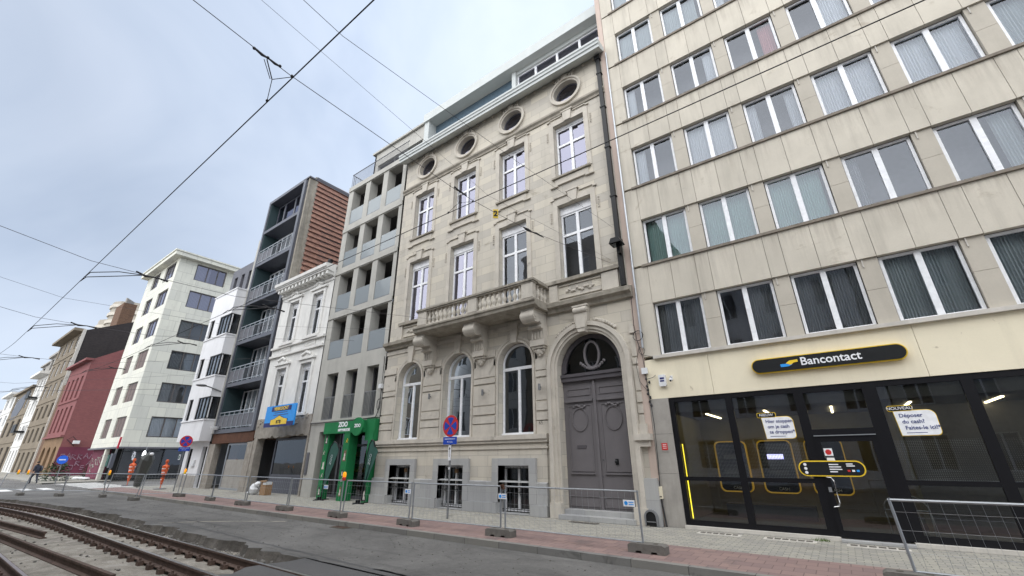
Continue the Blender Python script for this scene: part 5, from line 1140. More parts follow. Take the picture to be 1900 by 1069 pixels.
for z0, z1 in lv:
    window(D_, f, -38.70, z0, .78, z1-z0, .1, 'n', 'signblack', 'glass_dark', 'curtain_grey', .6, b=.06, mull=.04, split=(.5,))
    window(D_, f, -36.93, z0, 1.9, z1-z0, .04, 'n', 'signblack', 'glass_block', 'curtain_white', .9, b=.07, mull=.09, split=(.30, .62))
    m = MB(f); m.box(E1-.05, E1, .0, .09, z0, z1); m.box(E1-.05, E1, .6, .72, z0, z1); m.box(E1-.05, E1, .09, .6, z0, z0+.07); m.box(E1-.05, E1, .09, .6, z1-.07, z1); o = m.build('corner_window', 'signblack', D_)
    MB(f).poly([(E1-.02, .09, z0), (E1-.02, .6, z0), (E1-.02, .6, z1), (E1-.02, .09, z1)]).build('pane', 'glass_block', o)
m = MB(f); m.box(E0+.02, E1-.05, .75, 9, 2.9, 14.0); m.build('interior', 'room_mid', D_)
m = MB(F); wall(m, -39.0, -35.05, 0, 2.98, [('r', -38.4, -37.7, .95, 2.5), ('r', -36.0, -35.2, 0, 2.6)], 0, .2); m.poly([(-39.0, 0, 0), (-39.0, 9, 0), (-39.0, 9, 3), (-39.0, 0, 3)]); m.build('ground_floor_wall', 'deco_white', D_)
MB(F).box(-39.04, -36.02, -.03, .02, 0, .75).build('grey_base', 'pillar', D_)
MB(F).box(-36.0, -35.2, .2, .3, 0, 2.6).build('front_door', 'signblack', D_); window(D_, F, -38.39, .96, .68, 1.53, .1, 'n', 'signblack', 'glass_dark', None, b=.05, mull=.04, split=(.5,))
MB(F).box(-37.2, -36.7, -.12, 0, 1.35, 1.75).build('letterbox', 'plastic', D_)
m = MB(F); wall(m, -39.1, -35.05, 13.3, 16.72, [('r', -38.5, -37.9, 14.5, 16.1), ('r', -37.2, -36.6, 14.5, 16.1), ('r', -35.9, -35.3, 14.5, 16.1)], .1, .2); m.box(-39.1, -35.05, .1, 8, 16.72, 16.85); m.poly([(-39.1, .1, 13), (-39.1, 8, 13), (-39.1, 8, 16.7), (-39.1, .1, 16.7)]); m.build('set_back_storey', 'zinc2', D_)
MB(F).box(-39.0, -35.1, .35, 8, 13.3, 16.7).build('set_back_interior', 'room', D_)
MB(f).lathe([(.14, 0), (.14, .5), (.24, .52), (.24, .62)], (-38.6, .9, 14.1), 8).build('vent', 'plastic', D_)

# ================================================================== white tiled corner building
H_ = thing('white_corner_building', 'cream tiled corner apartment building with brown windows and an overhanging flat roof', 'apartment building', (-61, 13, 0))
lvz = [3.93, 7.38, 10.81, 14.27, 17.80, 21.12]
ops = [('r', a, b, z, z+1.98) for a, b in ((-64.6, -62.1), (-60.3, -56.9)) for z in lvz]
m = MB(F); wall(m, -67.0, -56.0, 3.0, 23.3, ops, 0, .2); m.build('street_facade', 'tile_white', H_)
fs = FR(-56.0, 0, R(90)); ops = [('r', 14.35, 17.5, z, z+2.0) for z in lvz] + [('r', 19.6, 22.4, z, z+2.0) for z in lvz]
m = MB(fs); wall(m, 12.6, 26, 3.0, 23.3, ops, 0, .2); m.build('side_facade', 'tile_white', H_)
for i, z in enumerate(lvz):
    sh = i < 3
    for a, b in ((-64.6, -62.1), (-60.3, -56.9)):
        window(H_, F, a, z, b-a, 1.97, .12, 'n', 'brown_frame', 'glass_block' if sh else 'glass_sky', 'shutter' if sh else 'curtain_white', 1, b=.08, mull=.09, split=(.34, .67))
        if sh: MB(F).box(a+.08, b-.08, .13, .16, z+.08, z+1.9).build('roller_shutter', 'shutter', H_)
    window(H_, fs, 14.37, z, 3.11, 1.98, .12, 'n', 'brown_frame', 'glass_sky' if i > 3 else 'glass_block', 'curtain_white' if i in (0, 4, 5) else 'curtain_grey', (1, .3, .8, 0.4, 1, .5)[i], b=.09, mull=.10, split=(.38, .72))
    window(H_, fs, 19.62, z, 2.76, 1.98, .12, 'n', 'brown_frame', 'glass_block', 'curtain_grey', .5, b=.09, mull=.10, split=(.5,))
m = MB(); m.prism([(-67.4, 11.9), (-55.3, 11.9), (-55.3, 27), (-67.4, 27)], 'xy', 23.3, 23.75); m.prism([(-67.5, 11.8), (-55.2, 11.8), (-55.2, 27.1), (-67.5, 27.1)], 'xy', 23.75, 23.9); m.build('roof_slab', 'tile_white', H_)
MB().box(-66.9, -56.8, 13.3, 25.8, 3.0, 23.2).build('interior', 'room_mid', H_)
MB().box(-67, -66.9, 12.62, 26, 3, 23.3).build('end_wall', 'tile_white', H_)
MB().box(-67.2, -55.85, 12.45, 26, 2.85, 3.0).build('canopy_edge', 'zinc2', H_)
m = MB(); m.box(-66.8, -60.2, 12.9, 13.0, 0, 2.85); m.build('graffiti_shutter', 'purple', H_)
m = MB()
for k in range(9):
    cx, cz = -66+.7*k, rnd.uniform(.9, 2.2); m.path([(cx+.35*math.cos(t*.9)*(1+.3*math.sin(t)), 12.88, cz+.4*math.sin(t*.9)) for t in range(7)], .035, 5)
m.build('graffiti', 'pillar', H_)
m = MB(fs); m.box(13.0, 13.1, .5, .6, 0, 2.85); m.box(16.3, 16.4, .5, .6, 0, 2.85); m.box(19.8, 19.9, .5, .6, 0, 2.85); m.box(12.9, 25, .5, .6, 0, .15); m.build('shop_frame', 'signblack', H_)
MB(fs).poly([(13.1, .55, .15), (19.8, .55, .15), (19.8, .55, 2.8), (13.1, .55, 2.8)]).build('shop_glazing', 'glass_shop', H_)
m = MB(); m.box(-66.8, -66.7, 13, 26, 0, 2.85); m.box(-60.3, -60.2, 13.0, 26, 0, 2.85); m.box(-60.2, -56.5, 25, 25.1, 0, 2.85); m.build('shop_room', 'dark', H_)
m = MB(); m.box(-60.4, -59.9, 12.5, 12.8, 0, 2.85); m.build('white_post', 'tile_white', H_)

def mannequin(x, y, h, col, label, stand=True, head=False, gr=None):
    r0 = thing('display_mannequin', label, 'mannequin', (x, y, 0), gr); s = h/1.65; b = .25*s if stand else 0
    m = MB(); P = lambda dx, z: (x+dx*s, y, z*s)
    m.path([P(0, 1.62), P(0, 1.5), P(0, 1.42), P(0, 1.2), P(0, 1.0), P(0, .9), P(0, .84)], [.05*s, .06*s, .20*s, .19*s, .15*s, .18*s, .12*s], 12)
    for sg in (-1, 1):
        m.path([P(sg*.18, 1.42), P(sg*.26, 1.32), P(sg*.30, 1.08), P(sg*.26, .85)], [.07*s, .075*s, .06*s, .045*s], 8)
        m.path([P(sg*.07, .92), P(sg*.09, .7), P(sg*(.04 if stand else .1), .45), P(sg*(.02 if stand else .12), .3 if stand else .05)], [.11*s, .095*s, .07*s, .05*s], 8)
    m.build('coverall', col, r0, True)
    if col == 'orange':
        q = MB()
        for zz_, rr_ in ((1.0, .165), (1.22, .2), (.55, .12)): q.lathe([(rr_*s, zz_*s), (rr_*s, (zz_+.05)*s)], (x, y, 0), 12)
        q.build('reflective_bands', 'plastic', r0)
    if stand:
        MB().tube((x, y, .02), (x, y, .9*s), .025, 8).build('stand_pole', col, r0); MB().lathe([(.34, 0), (.34, .03), (.05, .05)], (x, y, 0), 16).build('base_disc', 'zinc2', r0)
    q = MB(); q.blob((x, y, 1.70*s), .085*s, .1*s, .12*s, 10); q.build('head', col if not head else 'signblack', r0, True)
    return r0
mannequin(-36.3, 10.85, 1.62, 'orange', 'orange coverall on a display stand nearest the white house corner', gr='orange coveralls on display')
mannequin(-43.5, 10.9, 1.72, 'orange', 'orange coverall on a display stand farther left by the dark shop window', gr='orange coveralls on display')
mannequin(-55.0, 14.6, 1.75, 'pillar', 'grey dressed figure in the dark shop window below a white ring light', False)
r0 = thing('ring_light', 'bright white ring light in the dark corner shop', 'light', (-54.9, 14.4, 2.05)); m = MB(FR(0, 14.4)); m.ring([(-55.0+.42*math.cos(R(t)), 2.2+.42*math.sin(R(t))) for t in range(0, 360, 15)], [(-55.0+.26*math.cos(R(t)), 2.2+.26*math.sin(R(t))) for t in range(0, 360, 15)], -.05, 0); m.build('ring', plain('lit_ring', (1, 1, 1), .4, emit=1.5), r0); MB().tube((-55, 14.45, 2.2), (-55, 14.45, 3.0), .02).build('hanger', 'steel', r0)

# ================================================================== red building and the houses beyond
Rb = thing('red_painted_building', 'dark red painted building with a bare side wall and graffiti at its foot', 'building', (-90, 12.6, 0))
ops = [('r', a, a+1.25, z0, z1) for a in (-94.4, -91.6, -88.8, -86.0) for z0, z1 in ((10.0, 13.1), (5.5, 8.9))]
m = MB(F); wall(m, -95.4, -83.0, 4.95, 15.2, ops, 0, .25); m.build('street_facade', 'red_paint', Rb)
m = MB(F); m.box(-95.6, -82.8, -.7, .1, 15.0, 15.3); m.box(-95.3, -83.0, -.12, .02, 9.6, 9.8); m.box(-95.4, -83.0, -.35, .02, 4.75, 5.0); m.build('eaves', 'red_paint', Rb)
for a in (-94.4, -91.6, -88.8, -86.0):
    for z0, z1 in ((10.0, 13.1), (5.5, 8.9)): window(Rb, F, a, z0, 1.25, z1-z0, .2, 'n', 'red_paint', 'glass_dark', None, b=.12, mull=.1, split=(.5,))
m = MB(); m.prism([(12.6, 3.3), (30, 3.3), (30, 20.8), (21, 20.8), (12.6, 15.2)], 'yz', -83.1, -83.0); m.build('side_wall', 'red_paint', Rb)
m = MB(); m.box(-83.1, -82.96, 12.55, 30, 0, 3.5); m.build('painted_base', 'purple', Rb)
m = MB(); sdr = random.Random(4)
def glyph(y, z, s, k):
    P_ = {0: [(0, 0), (.0, 1), (.7, .8), (.1, .5), (.8, 0)], 1: [(0, 0), (.4, 1), (.8, 0), (.6, .4), (.2, .4)], 2: [(.8, .9), (.1, .9), (.1, .5), (.7, .45), (.7, .05), (0, .05)], 3: [(.1, 1), (.1, .1), (.8, .1), (.8, 1), (.1, 1)], 4: [(0, .1), (.3, 1), (.5, .2), (.7, 1)]}[k]
    m.path([(-82.94, y+p[0]*s+sdr.uniform(-.04, .04), z+p[1]*s*1.2) for p in P_], .05, 5)
for i, k in enumerate((2, 1, 0, 0, 1, 4)): glyph(12.9+i*.58, 2.0+.1*math.sin(i*2), .55, k)
for i in range(7): glyph(13+i*.55, .7+.5*(i % 2), .45, sdr.randrange(5))
m.build('graffiti', 'graffiti', Rb)
m = MB(F); wall(m, -95.4, -83.0, 0, 4.75, [('a', a, a+2.0, 0.0, 3.6, 2.6) for a in (-94.3, -90.6, -86.9)], 0, .4); m.build('stone_arcade', 'brownstone', Rb)
MB(F).box(-95.3, -83.1, .42, 12, 0, 15.1).build('interior', 'dark', Rb)
m = MB(F); m.prism([(12.6-12.6, 15.2), (8.4, 20.8), (17, 20.8), (17, 15)], 'yz', -95.4, -83.1); m.build('roof', 'dark_brick', Rb)
m = MB(F); m.box(-98.3, -95.4, .1, 12, 0, 13.0); m.build('brown_annex', 'brown_brick', Rb)
o = MB(); o.box(-82.9, -82.2, 13.6, 14.2, 3.9, 4.3); r0 = thing('wall_lantern', 'white lantern on the red side wall above the graffiti', 'lamp', (-82.6, 14, 4)); o.build('lantern', 'plastic', r0); MB().path([(-83, 13.9, 3.6), (-82.8, 13.0, 4.4), (-82.5, 13.4, 4.8), (-82.5, 13.9, 4.3)], .04, 5).build('bracket', 'signblack', r0)

def far_house(name, label, x0, x1, zt, mat, cols, rws, roof='zinc2', y=12.6, d=12, arches=False, cor=.5, wm='glass_dark', wh=.6, tag_cat='house'):
    r0 = thing(name, label, tag_cat, ((x0+x1)/2, y, 0)); f = FR(0, y); wd = (x1-x0)/cols; fh = zt/rws; ops = []
    for i in range(cols):
        for j in range(rws):
            a = x0+wd*(i+.28); b = x0+wd*(i+.72); z0 = fh*j+(fh*.25 if j else .1); ops.append(('r', a, b, z0, fh*j+fh*.25+fh*wh))
    m = MB(f); wall(m, x0, x1, 0, zt, ops, 0, .25); m.box(x1-.02, x1, .02, d, 0, zt); m.box(x0, x0+.02, .02, d, 0, zt); m.build('wall', mat, r0)
    m = MB(f); m.box(x0-.05, x1+.05, -cor, .1, zt-.1, zt+.35)
    for j in range(1, rws): m.box(x0, x1, -.1, .03, fh*j-.05, fh*j+.15)
    m.build('cornice', mat, r0)
    for (k, a, b, c, e_) in ops: window(r0, f, a, c, b-a, e_-c, .15, 'n', 'deco_white' if (int(c) % 2) else 'brown_frame', wm, None, b=.1, mull=.1, split=(.5,))
    MB(f).box(x0+.03, x1-.03, .45, d, 0, zt-.1).build('interior', 'dark', r0)
    MB(f).prism([(0, zt), (d*.45, zt+2.2), (d, zt)], 'yz', x0, x1).build('roof', roof, r0)
    return r0
Gb = far_house('tall_gabled_house', 'tall narrow old house whose sooty gable rises above the red building', -116.0, -98.35, 22.1, 'tan', 4, 6, 'dark_brick', cor=1.2)
m = MB(); m.prism([(12.9, 0), (40, 0), (40, 30), (27, 29.4), (12.9, 22.3)], 'yz', -98.34, -98.28); m.build('gable_wall', 'dark_brick', Gb)
m = MB(); m.box(-98.5, -98.2, 12.5, 12.92, 0, 22.4); m.build('corner_strip', 'sill_light', Gb)
m = MB(); m.box(-103.4, -98.5, 16.3, 18.2, 22, 28.3)
ch = m.build('chimney', 'brown_brick', Gb); m = MB()
for k in range(7): m.lathe([(.17, 0), (.17, 1.0)], (-98.9-.3*k, 16.6+.22*k, 28.3), 7)
m.build('chimney_pots', 'pillar', ch)
m = MB()
for z in (6.6, 12.6): m.box(-122, -118.3, 11.3, 12.6, z, z+.3); m.box(-122, -118.3, 11.3, 11.4, z+.3, z+1.4)
m2 = far_house('balconied_house', 'old stone house with dark iron balconies left of the tall gabled house', -126.3, -116.1, 17.0, 'white_stucco', 3, 4, cor=1.3)
m.build('balcony', 'signblack', m2)
t2 = far_house('grey_rendered_house', 'brownish grey house with a large dark patch high on its wall', -150, -126.4, 15.6, 'tan', 3, 3, cor=.5)
m = MB(FR(0, 12.6)); m.prism([(-144, 10.0), (-137.5, 10.2), (-133.5, 12.0), (-133, 14.4), (-137, 15.0), (-143, 14.2), (-146, 12)], 'xz', -.06, -.01); m.build('dark_patch', 'zinc', t2)
far_house('white_gabled_house', 'white house with a small round window at the far left end of the street', -166, -150.1, 16.3, 'white_stucco', 2, 4, cor=1.0)
far_house('farthest_white_house', 'farthest pale house cut off by the left edge of the photo', -200, -166.2, 13.4, 'deco_white', 5, 4)
q = far_house('grey_tower_block', 'grey block rising behind the balconied house at the far left', -172, -150, 25.6, 'pillar', 3, 7, y=17, wm='glass_dark')
far_house('slim_grey_block', 'slim grey block rising just left of the tall gabled house', -128, -118, 21.5, 'pillar', 2, 6, y=13.4)
r0 = thing('apartment_tower', 'pale distant apartment tower with rounded balconies behind the chimney', 'tower', (-192, 32, 0))
m = MB()
for i, (x, y, rr, zt) in enumerate(((-219, 37, 6, 52), (-208, 38, 6.5, 57.0), (-195, 38, 6.5, 53), (-180, 38, 8, 48), (-163, 40, 8, 42.5))): m.lathe([(rr, 0), (rr, zt)], (x, y, 0), 14)
m.build('tower_body', 'pale_conc', r0); m = MB()
for x, y, rr, zt in ((-219, 37, 6, 52), (-208, 38, 6.5, 57.0), (-195, 38, 6.5, 53), (-180, 38, 8, 48), (-163, 40, 8, 42.5)):
    for k in range(int(zt/3)): m.lathe([(rr+.5, 0), (rr+.5, 1.2)], (x, y, k*3+.6), 14)
m.build('balcony_bands', 'stone_trim', r0)
MB().box(-222, -155, 42, 56, 0, 40).build('rear_slab', 'pale_conc', r0)

# ================================================================== the opposite side of the street (mirrored in the panes)
for i, (a, b, h, mt, lb) in enumerate(((-46, -33, 14, 'tan', 'tan house across the street farthest left'), (-33, -23, 17, 'white_stucco', 'white house across the street'), (-23, -9, 21.5, 'tan', 'tall tan house across the street'), (-9, 3, 15.5, 'deco_white', 'grey house across the street'), (3, 16, 16.5, 'concrete', 'concrete house across the street'))):
    r0 = thing('opposite_house', lb, 'house', ((a+b)/2, -8, 0)); f = FR(0, -8.0, R(180)); ops = []
    nw_ = int((b-a)/2.6); fh = 3.4
    for k in range(nw_):
        for j in range(int(h/fh)):
            u = -b+(b-a)*(k+.5)/nw_; ops.append(('r', u-.62, u+.62, fh*j+.9, fh*j+2.8))
    m = MB(f); wall(m, -b, -a, 0, h, ops, 0, .2); m.box(-b, -a, -.5, .1, h-.3, h); m.box(-b, -b+.05, 0, 10, 0, h); m.box(-a-.05, -a, 0, 10, 0, h); m.build('wall', mt, r0)
    for (k, u0, u1, z0, z1) in ops: window(r0, f, u0, z0, u1-u0, z1-z0, .1, 'two', 'upvc', 'glass_dark', None, b=.06, mull=.08)
    MB(f).box(-b+.1, -a-.1, .4, 10, 0, h-.2).build('interior', 'room', r0)
g = MB(); g.box(-46, 16, -8.2, -6.9, -.4, 0); struct(g.build('opposite_pavement', 'paver'))

# ================================================================== fence
def fence_panel(a, b, label, lean=0.0, plate=None, topz=1.08, leanx=0.0):
    a = Vector((a[0], a[1], 0)); b = Vector((b[0], b[1], 0)); r0 = thing('site_fence', label, 'fence', tuple(a), 'low galvanised site fences along the kerb')
    u = (b-a).normalized(); n = Vector((-u.y, u.x, 0)); Lg = (b-a).length-.14; a2 = a+u*.07
    up = lambda s, z: tuple(a2 + u*(s+leanx*z) + n*(lean*z) + Vector((0, 0, z)))
    m = MB(); z0, z1 = .12, topz
    m.path([up(0, .06), up(0, z1), ], .021, 8); m.path([up(Lg, .06), up(Lg, z1)], .021, 8); m.path([up(-.02, z1-.02), up(Lg+.02, z1-.02)], .019, 8); m.path([up(0, z0+.05), up(Lg, z0+.05)], .014, 7)
    m.build('tube_frame', 'steel', r0)
    m = MB(); k = 1; st = .14
    while k*st < Lg: m.path([up(k*st, z0+.05), up(k*st, z1-.03)], .0021, 3); k += 1
    for z in (.40, .68, .92): m.path([up(0, z), up(Lg, z)], .0021, 3)
    m.build('wire_mesh', 'steel', r0)
    if plate is not None:
        s = plate; c = MB(); p = [up(s, .78), up(s+.24, .78), up(s+.24, .9), up(s, .9)]; off_ = -n*.022 if n.y > 0 else n*.022
        q = [tuple(Vector(v)+off_) for v in p]; q2 = [tuple(Vector(v)+off_*1.4) for v in p]; i0 = [c.P(v) for v in q2]; i1 = [c.P(v) for v in q]
        c.f += [i0, i1[::-1]] + [[i0[i], i1[i], i1[(i+1) % 4], i0[(i+1) % 4]] for i in range(4)]; o = c.build('name_plate', 'white', r0)
        c = MB(); cc = Vector(up(s+.06, .84))+off_*1.6; c.f.append([c.P(tuple(cc+u*.038*math.cos(R(t))+Vector((0, 0, .038*math.sin(R(t)))))) for t in range(0, 360, 30)])
        for zz in (.86, .82): c.f.append([c.P(tuple(Vector(up(s+x, zz+dz))+off_*1.6)) for x, dz in ((.115, -.008), (.22, -.008), (.22, .008), (.115, .008))])
        c.build('plate_print', 'sky_blue', o)
    return r0
fp = [(-3.43, 9.08), (-6.93, 9.10), (-10.12, 9.02), (-13.4, 9.02), (-16.8, 9.05), (-20.25, 9.1), (-23.85, 9.2), (-27.8, 9.25)]
names = ['fence panel in front of the grey arched door', 'fence panel in front of the right and middle basement windows', 'fence panel before the left basement window, left of the bare post', 'fence panel before the feather flag and the green store', 'fence panel below the letterbox panel of the concrete building', 'fence panel in front of the gutted dark shop', 'fence panel in front of the frosted shop window']
pls = [3.05, 3.0, 2.9, 2.2, None, None, None]
for i in range(7): fence_panel(fp[i+1], fp[i], names[i], lean=(.02, .0, .03, -.02, .02, -.03, .02)[i], plate=pls[i], leanx=(-.02, 0, .01, .015, -.01, 0, .02)[i])
fence_panel((.40, 9.05), (3.9, 9.0), 'leaning fence panel before the right shop panes', lean=.02, leanx=-.05, topz=1.1)
fence_panel((4.0, 8.95), (7.4, 8.95), 'fence panel beyond the right edge of the photo')
fq = [(-29.0, 7.8), (-33.2, 7.45), (-36.4, 6.3), (-39.5, 5.1), (-42.8, 4.4)]
nq = ['fence panel on the road edge before the zebra stripes', 'fence panel leaning beside the bagged post', 'fence panel at the far bend of the rails', 'farthest fence panel at the left edge of the photo']
for i in range(4): fence_panel(fq[i+1], fq[i], nq[i], lean=(.1, -.12, .1, .15)[i])
fence_panel((-29.0, 7.85), (-27.85, 9.2), 'short angled fence panel joining the kerb line to the road line', lean=.05)
# feet
foot = thing('concrete_weight', 'concrete concrete fence weight below the grey arched door, at the end of the nearest panel', 'weight', (-3.42, 9.1, 0), 'concrete fence weights')
m = MB(); x, y = -3.42, 9.1
m.prism([(x-.36, 0), (x-.36, .13), (x-.31, .16), (x+.31, .16), (x+.36, .13), (x+.36, 0), (x+.22, 0), (x+.2, .04), (x+.1, .04), (x+.08, 0), (x-.08, 0), (x-.1, .04), (x-.2, .04), (x-.22, 0)], 'xz', y-.13, y+.13); m.build('block', 'foot', foot)
m = MB(); m.box(x-.2, x-.12, y-.04, y+.04, .155, .166); m.box(x+.12, x+.2, y-.04, y+.04, .155, .166); m.build('post_socket', 'joint', foot)
fl = ['concrete fence weight between the grey door and the right basement window', 'concrete fence weight under the bare post left of the no-stopping sign', 'concrete fence weight left of the left basement window', 'concrete fence weight in front of the green store', 'concrete fence weight before the letterbox panel', 'concrete fence weight before the gutted shop', 'concrete fence weight before the frosted shop window', 'concrete fence weight at the left house corner under an amber lamp', 'concrete fence weight on the road where the panel turns away', 'concrete fence weight under the leaning panel by the bagged post', 'concrete fence weight at the far bend', 'concrete fence weight at the left edge of the photo', 'concrete fence weight below the right shop panes']
P_ = [(-6.93, 9.0), (-10.12, 8.95), (-13.4, 8.9), (-16.8, 8.95), (-20.25, 9.0), (-23.85, 9.15), (-27.8, 9.2), (-29.0, 7.7), (-33.2, 7.4), (-36.4, 6.2), (-39.5, 5.05), (-42.8, 4.35), (.45, 9.0)]
for (x, y), lb in zip(P_, fl): copy_thing(foot, (x, y, 0 if y > 8.5 else -.12), rnd.uniform(-.12, .12), lb)
cl = tag(MB().path([(-6.93, 9.07, 1.0), (-6.95, 9.05, 1.08), (-6.90, 9.05, 1.1), (-6.88, 9.07, 1.0)], .03, 7).build('fence_clamp', 'rust'), 'rusty brown clamp on the fence joint before the right basement window', 'clamp')
def beacon(x, y, z, label):
    k_ = .8
    r0 = thing('warning_lamp', label, 'warning lamp', (x, y, z), 'amber warning lamps on the fence')
    MB().lathe([(.05, 0), (.06, .02), (.06, .09), (.03, .11)], (x, y, z), 10).build('lamp_base', 'red' if x > -20 else 'yellow', r0)
    MB().lathe([(.05, 0), (.075, .03), (.08, .09), (.065, .15), (.025, .17)], (x, y, z+.09), 14, .6).build('amber_lens', 'amber', r0, True)
beacon(-13.45, 9.0, 1.06, 'amber warning lamp in front of the green middle pillar'); beacon(-27.8, 9.2, 1.06, 'amber warning lamp below the far no-stopping sign'); beacon(-33.2, 7.4, .98, 'amber warning lamp beside the bagged post')
beacon(-39.5, 5.05, 1.0, 'right one of the two amber warning lamps at the left edge'); beacon(-40.8, 4.8, 1.0, 'left one of the two amber warning lamps at the left edge')

# ================================================================== traffic signs and posts
def nostop(x, y, label, zc=2.70, r=.34, s=1.0, grp=None, turn=0):
    r0 = thing('no_stopping_sign', label, 'road sign', (x, y, 0)); r0.rotation_euler[2] = R(turn); f = FR(0, y)
    MB().tube((x, y, 0), (x, y, zc+.2), .032, 10).build('pole', 'grey_pole', r0)
    m = MB(f); m.prism([(x+r*math.cos(R(t)), zc+r*math.sin(R(t))) for t in range(0, 360, 12)], 'xz', -.05, -.034); d = m.build('disc', 'red', r0)
    m = MB(f)
    for q in range(4):
        a0 = q*90-45+14; m.prism([(x+.05*r*math.cos(R(q*90)), zc+.05*r*math.sin(R(q*90)))]*1 + [(x+r*.80*math.cos(R(a)), zc+r*.80*math.sin(R(a))) for a in range(a0, a0+63, 6)], 'xz', -.056, -.05)
    m.build('blue_quarters', 'blue', d)
    p = MB(f).prism(rrect(x-.30, x+.30, zc-.57, zc-.34, .02), 'xz', -.05, -.036).build('blue_plate', 'blue', r0)
    text('PARKEERPLAATS', .062, x, -.051, zc-.405, 'white', p, fr=f, ext=.001); text('M I V A', .075, x, -.051, zc-.50, 'white', p, fr=f, ext=.001)
    if zc < 2.75:
        q = MB(f).box(x-.05, x+.06, -.045, -.034, zc-1.05, zc-.6).build('white_plate', 'white', r0); MB(f).box(x, x+.012, -.048, -.045, zc-.95, zc-.7).prism([(x-.03, zc-.72), (x+.04, zc-.72), (x+.006, zc-.64)], 'xz', -.048, -.045).build('black_arrow', 'signblack', q)
        MB(f).box(x-.03, x+.035, -.036, -.03, zc-1.32, zc-1.25).build('sticker', 'plastic', r0)
nostop(-10.2, 10.58, 'round red and blue no-stopping sign with a blue plate, before the townhouse')
nostop(-32.88, 10.53, 'smaller-looking far no-stopping sign at the corner of the narrow white house', 2.82, turn=55)
r0 = thing('covered_post', 'post with a white cap wrapped in a dark grey sheet near the crossing', 'post', (-40.0, 10.6, 0))
MB().tube((-40.0, 10.6, 0), (-39.5, 10.6, 2.3), .04).build('pole', 'steel', r0); m = MB(); m.path([(-40.05, 10.6, .1), (-39.9, 10.6, .7), (-39.7, 10.6, 1.3), (-39.45, 10.6, 1.9), (-39.2, 10.6, 2.15)], [.22, .3, .36, .42, .15], 9); m.build('sheet', 'bag', r0); MB().blob((-38.9, 10.6, 2.15), .16, .13, .1, 8).build('cap', 'plastic', r0)
r0 = thing('traffic_light', 'leaning traffic light post with a red band at its top by the side street', 'traffic light', (-49.4, 10.9, 0))
MB().tube((-49.4, 10.9, -.1), (-49.0, 10.9, 2.7), .07).build('pole', 'grey_pole', r0); MB().tube((-49.0, 10.9, 2.7), (-48.9, 10.9, 3.6), .075).build('red_band', 'pink_red', r0); MB().box(-49.4, -48.9, 10.7, 10.95, 1.2, 2.3).build('signal_head', 'zinc', r0); MB().box(-49.95, -49.45, 10.65, 10.75, 1.3, 2.2).build('green_board', 'flag_green', r0)
r0 = thing('blue_round_sign', 'small blue round sign before the graffiti wall', 'road sign', (-52.8, 8.5, 0)); r0.rotation_euler[2] = R(70); MB().tube((-52.8, 8.5, 0), (-52.85, 8.5, 1.9), .035).build('pole', 'grey_pole', r0); f = FR(0, 8.5)
MB(f).prism([(-52.85+.34*math.cos(R(t)), 1.85+.34*math.sin(R(t))) for t in range(0, 360, 20)], 'xz', -.06, -.03).build('disc', plain('bright_sign_blue', (.02, .14, .75), .5), r0); MB(f).box(-53.05, -52.65, -.066, -.06, 1.81, 1.89).build('white_bar', 'white', r0)
r0 = thing('green_small_sign', 'small white and green sign below the far no-stopping sign', 'sign', (-32.6, 10.5, 1.9)); f = FR(0, 10.45); MB(f).box(-33.1, -32.85, -.05, -.03, 1.75, 2.05).build('plate', 'white', r0); MB(f).box(-33.06, -32.89, -.056, -.05, 1.8, 2.0).build('green_field', 'flag_green', r0)
# bushes
def bush(x, y, w_, h, label):
    r0 = thing('bush', label, 'bush', (x, y, 0)); s = random.Random(int(-x*10)); m = MB()
    for i in range(700):
        t = s.uniform(0, 6.28); ph = s.random(); rr = w_*(.4+.6*s.random())*(1-.6*ph*ph); p = Vector((x+rr*math.cos(t), y+rr*math.sin(t)*.8, h*ph*(.85+.3*s.random()))); a = s.uniform(0, 6.28); q = s.uniform(.06, .13)
        d1 = Vector((math.cos(a), math.sin(a), s.uniform(-.6, .6)))*q; d2 = Vector((-math.sin(a), math.cos(a), s.uniform(-.6, .9)))*q*.6; m.poly([tuple(p-d1), tuple(p+d2), tuple(p+d1), tuple(p-d2)])
    m.build('leaves', 'leaf', r0); m = MB()
    for k in range(4): m.path([(x, y, 0), (x+.1*k-.15, y, h*.4), (x+w_*(.4*k/2-.3), y, h*.75)], .03, 5)
    m.build('stems', 'rust', r0)
M['leaf'] = surf('dark_green_leaves', (0.028, 0.06, 0.022), .7, .4, 3, island=.6)
bush(-62, 9.8, 1.5, 1.55, 'dark green bush beside the blue round sign'); bush(-70, 14.2, 1.6, 1.7, 'dark green bush at the foot of the graffiti wall')
r0 = thing('litter_heap', 'low heap of white and grey litter at the shutter foot', 'litter', (-63.5, 12.0, 0)); m = MB()
for k in range(7): m.blob((-65+.5*k, 12.0+rnd.uniform(-.2, .2), .1), .3, .25, .14, 7, .3)
m.build('litter_bags', 'plastic', r0)

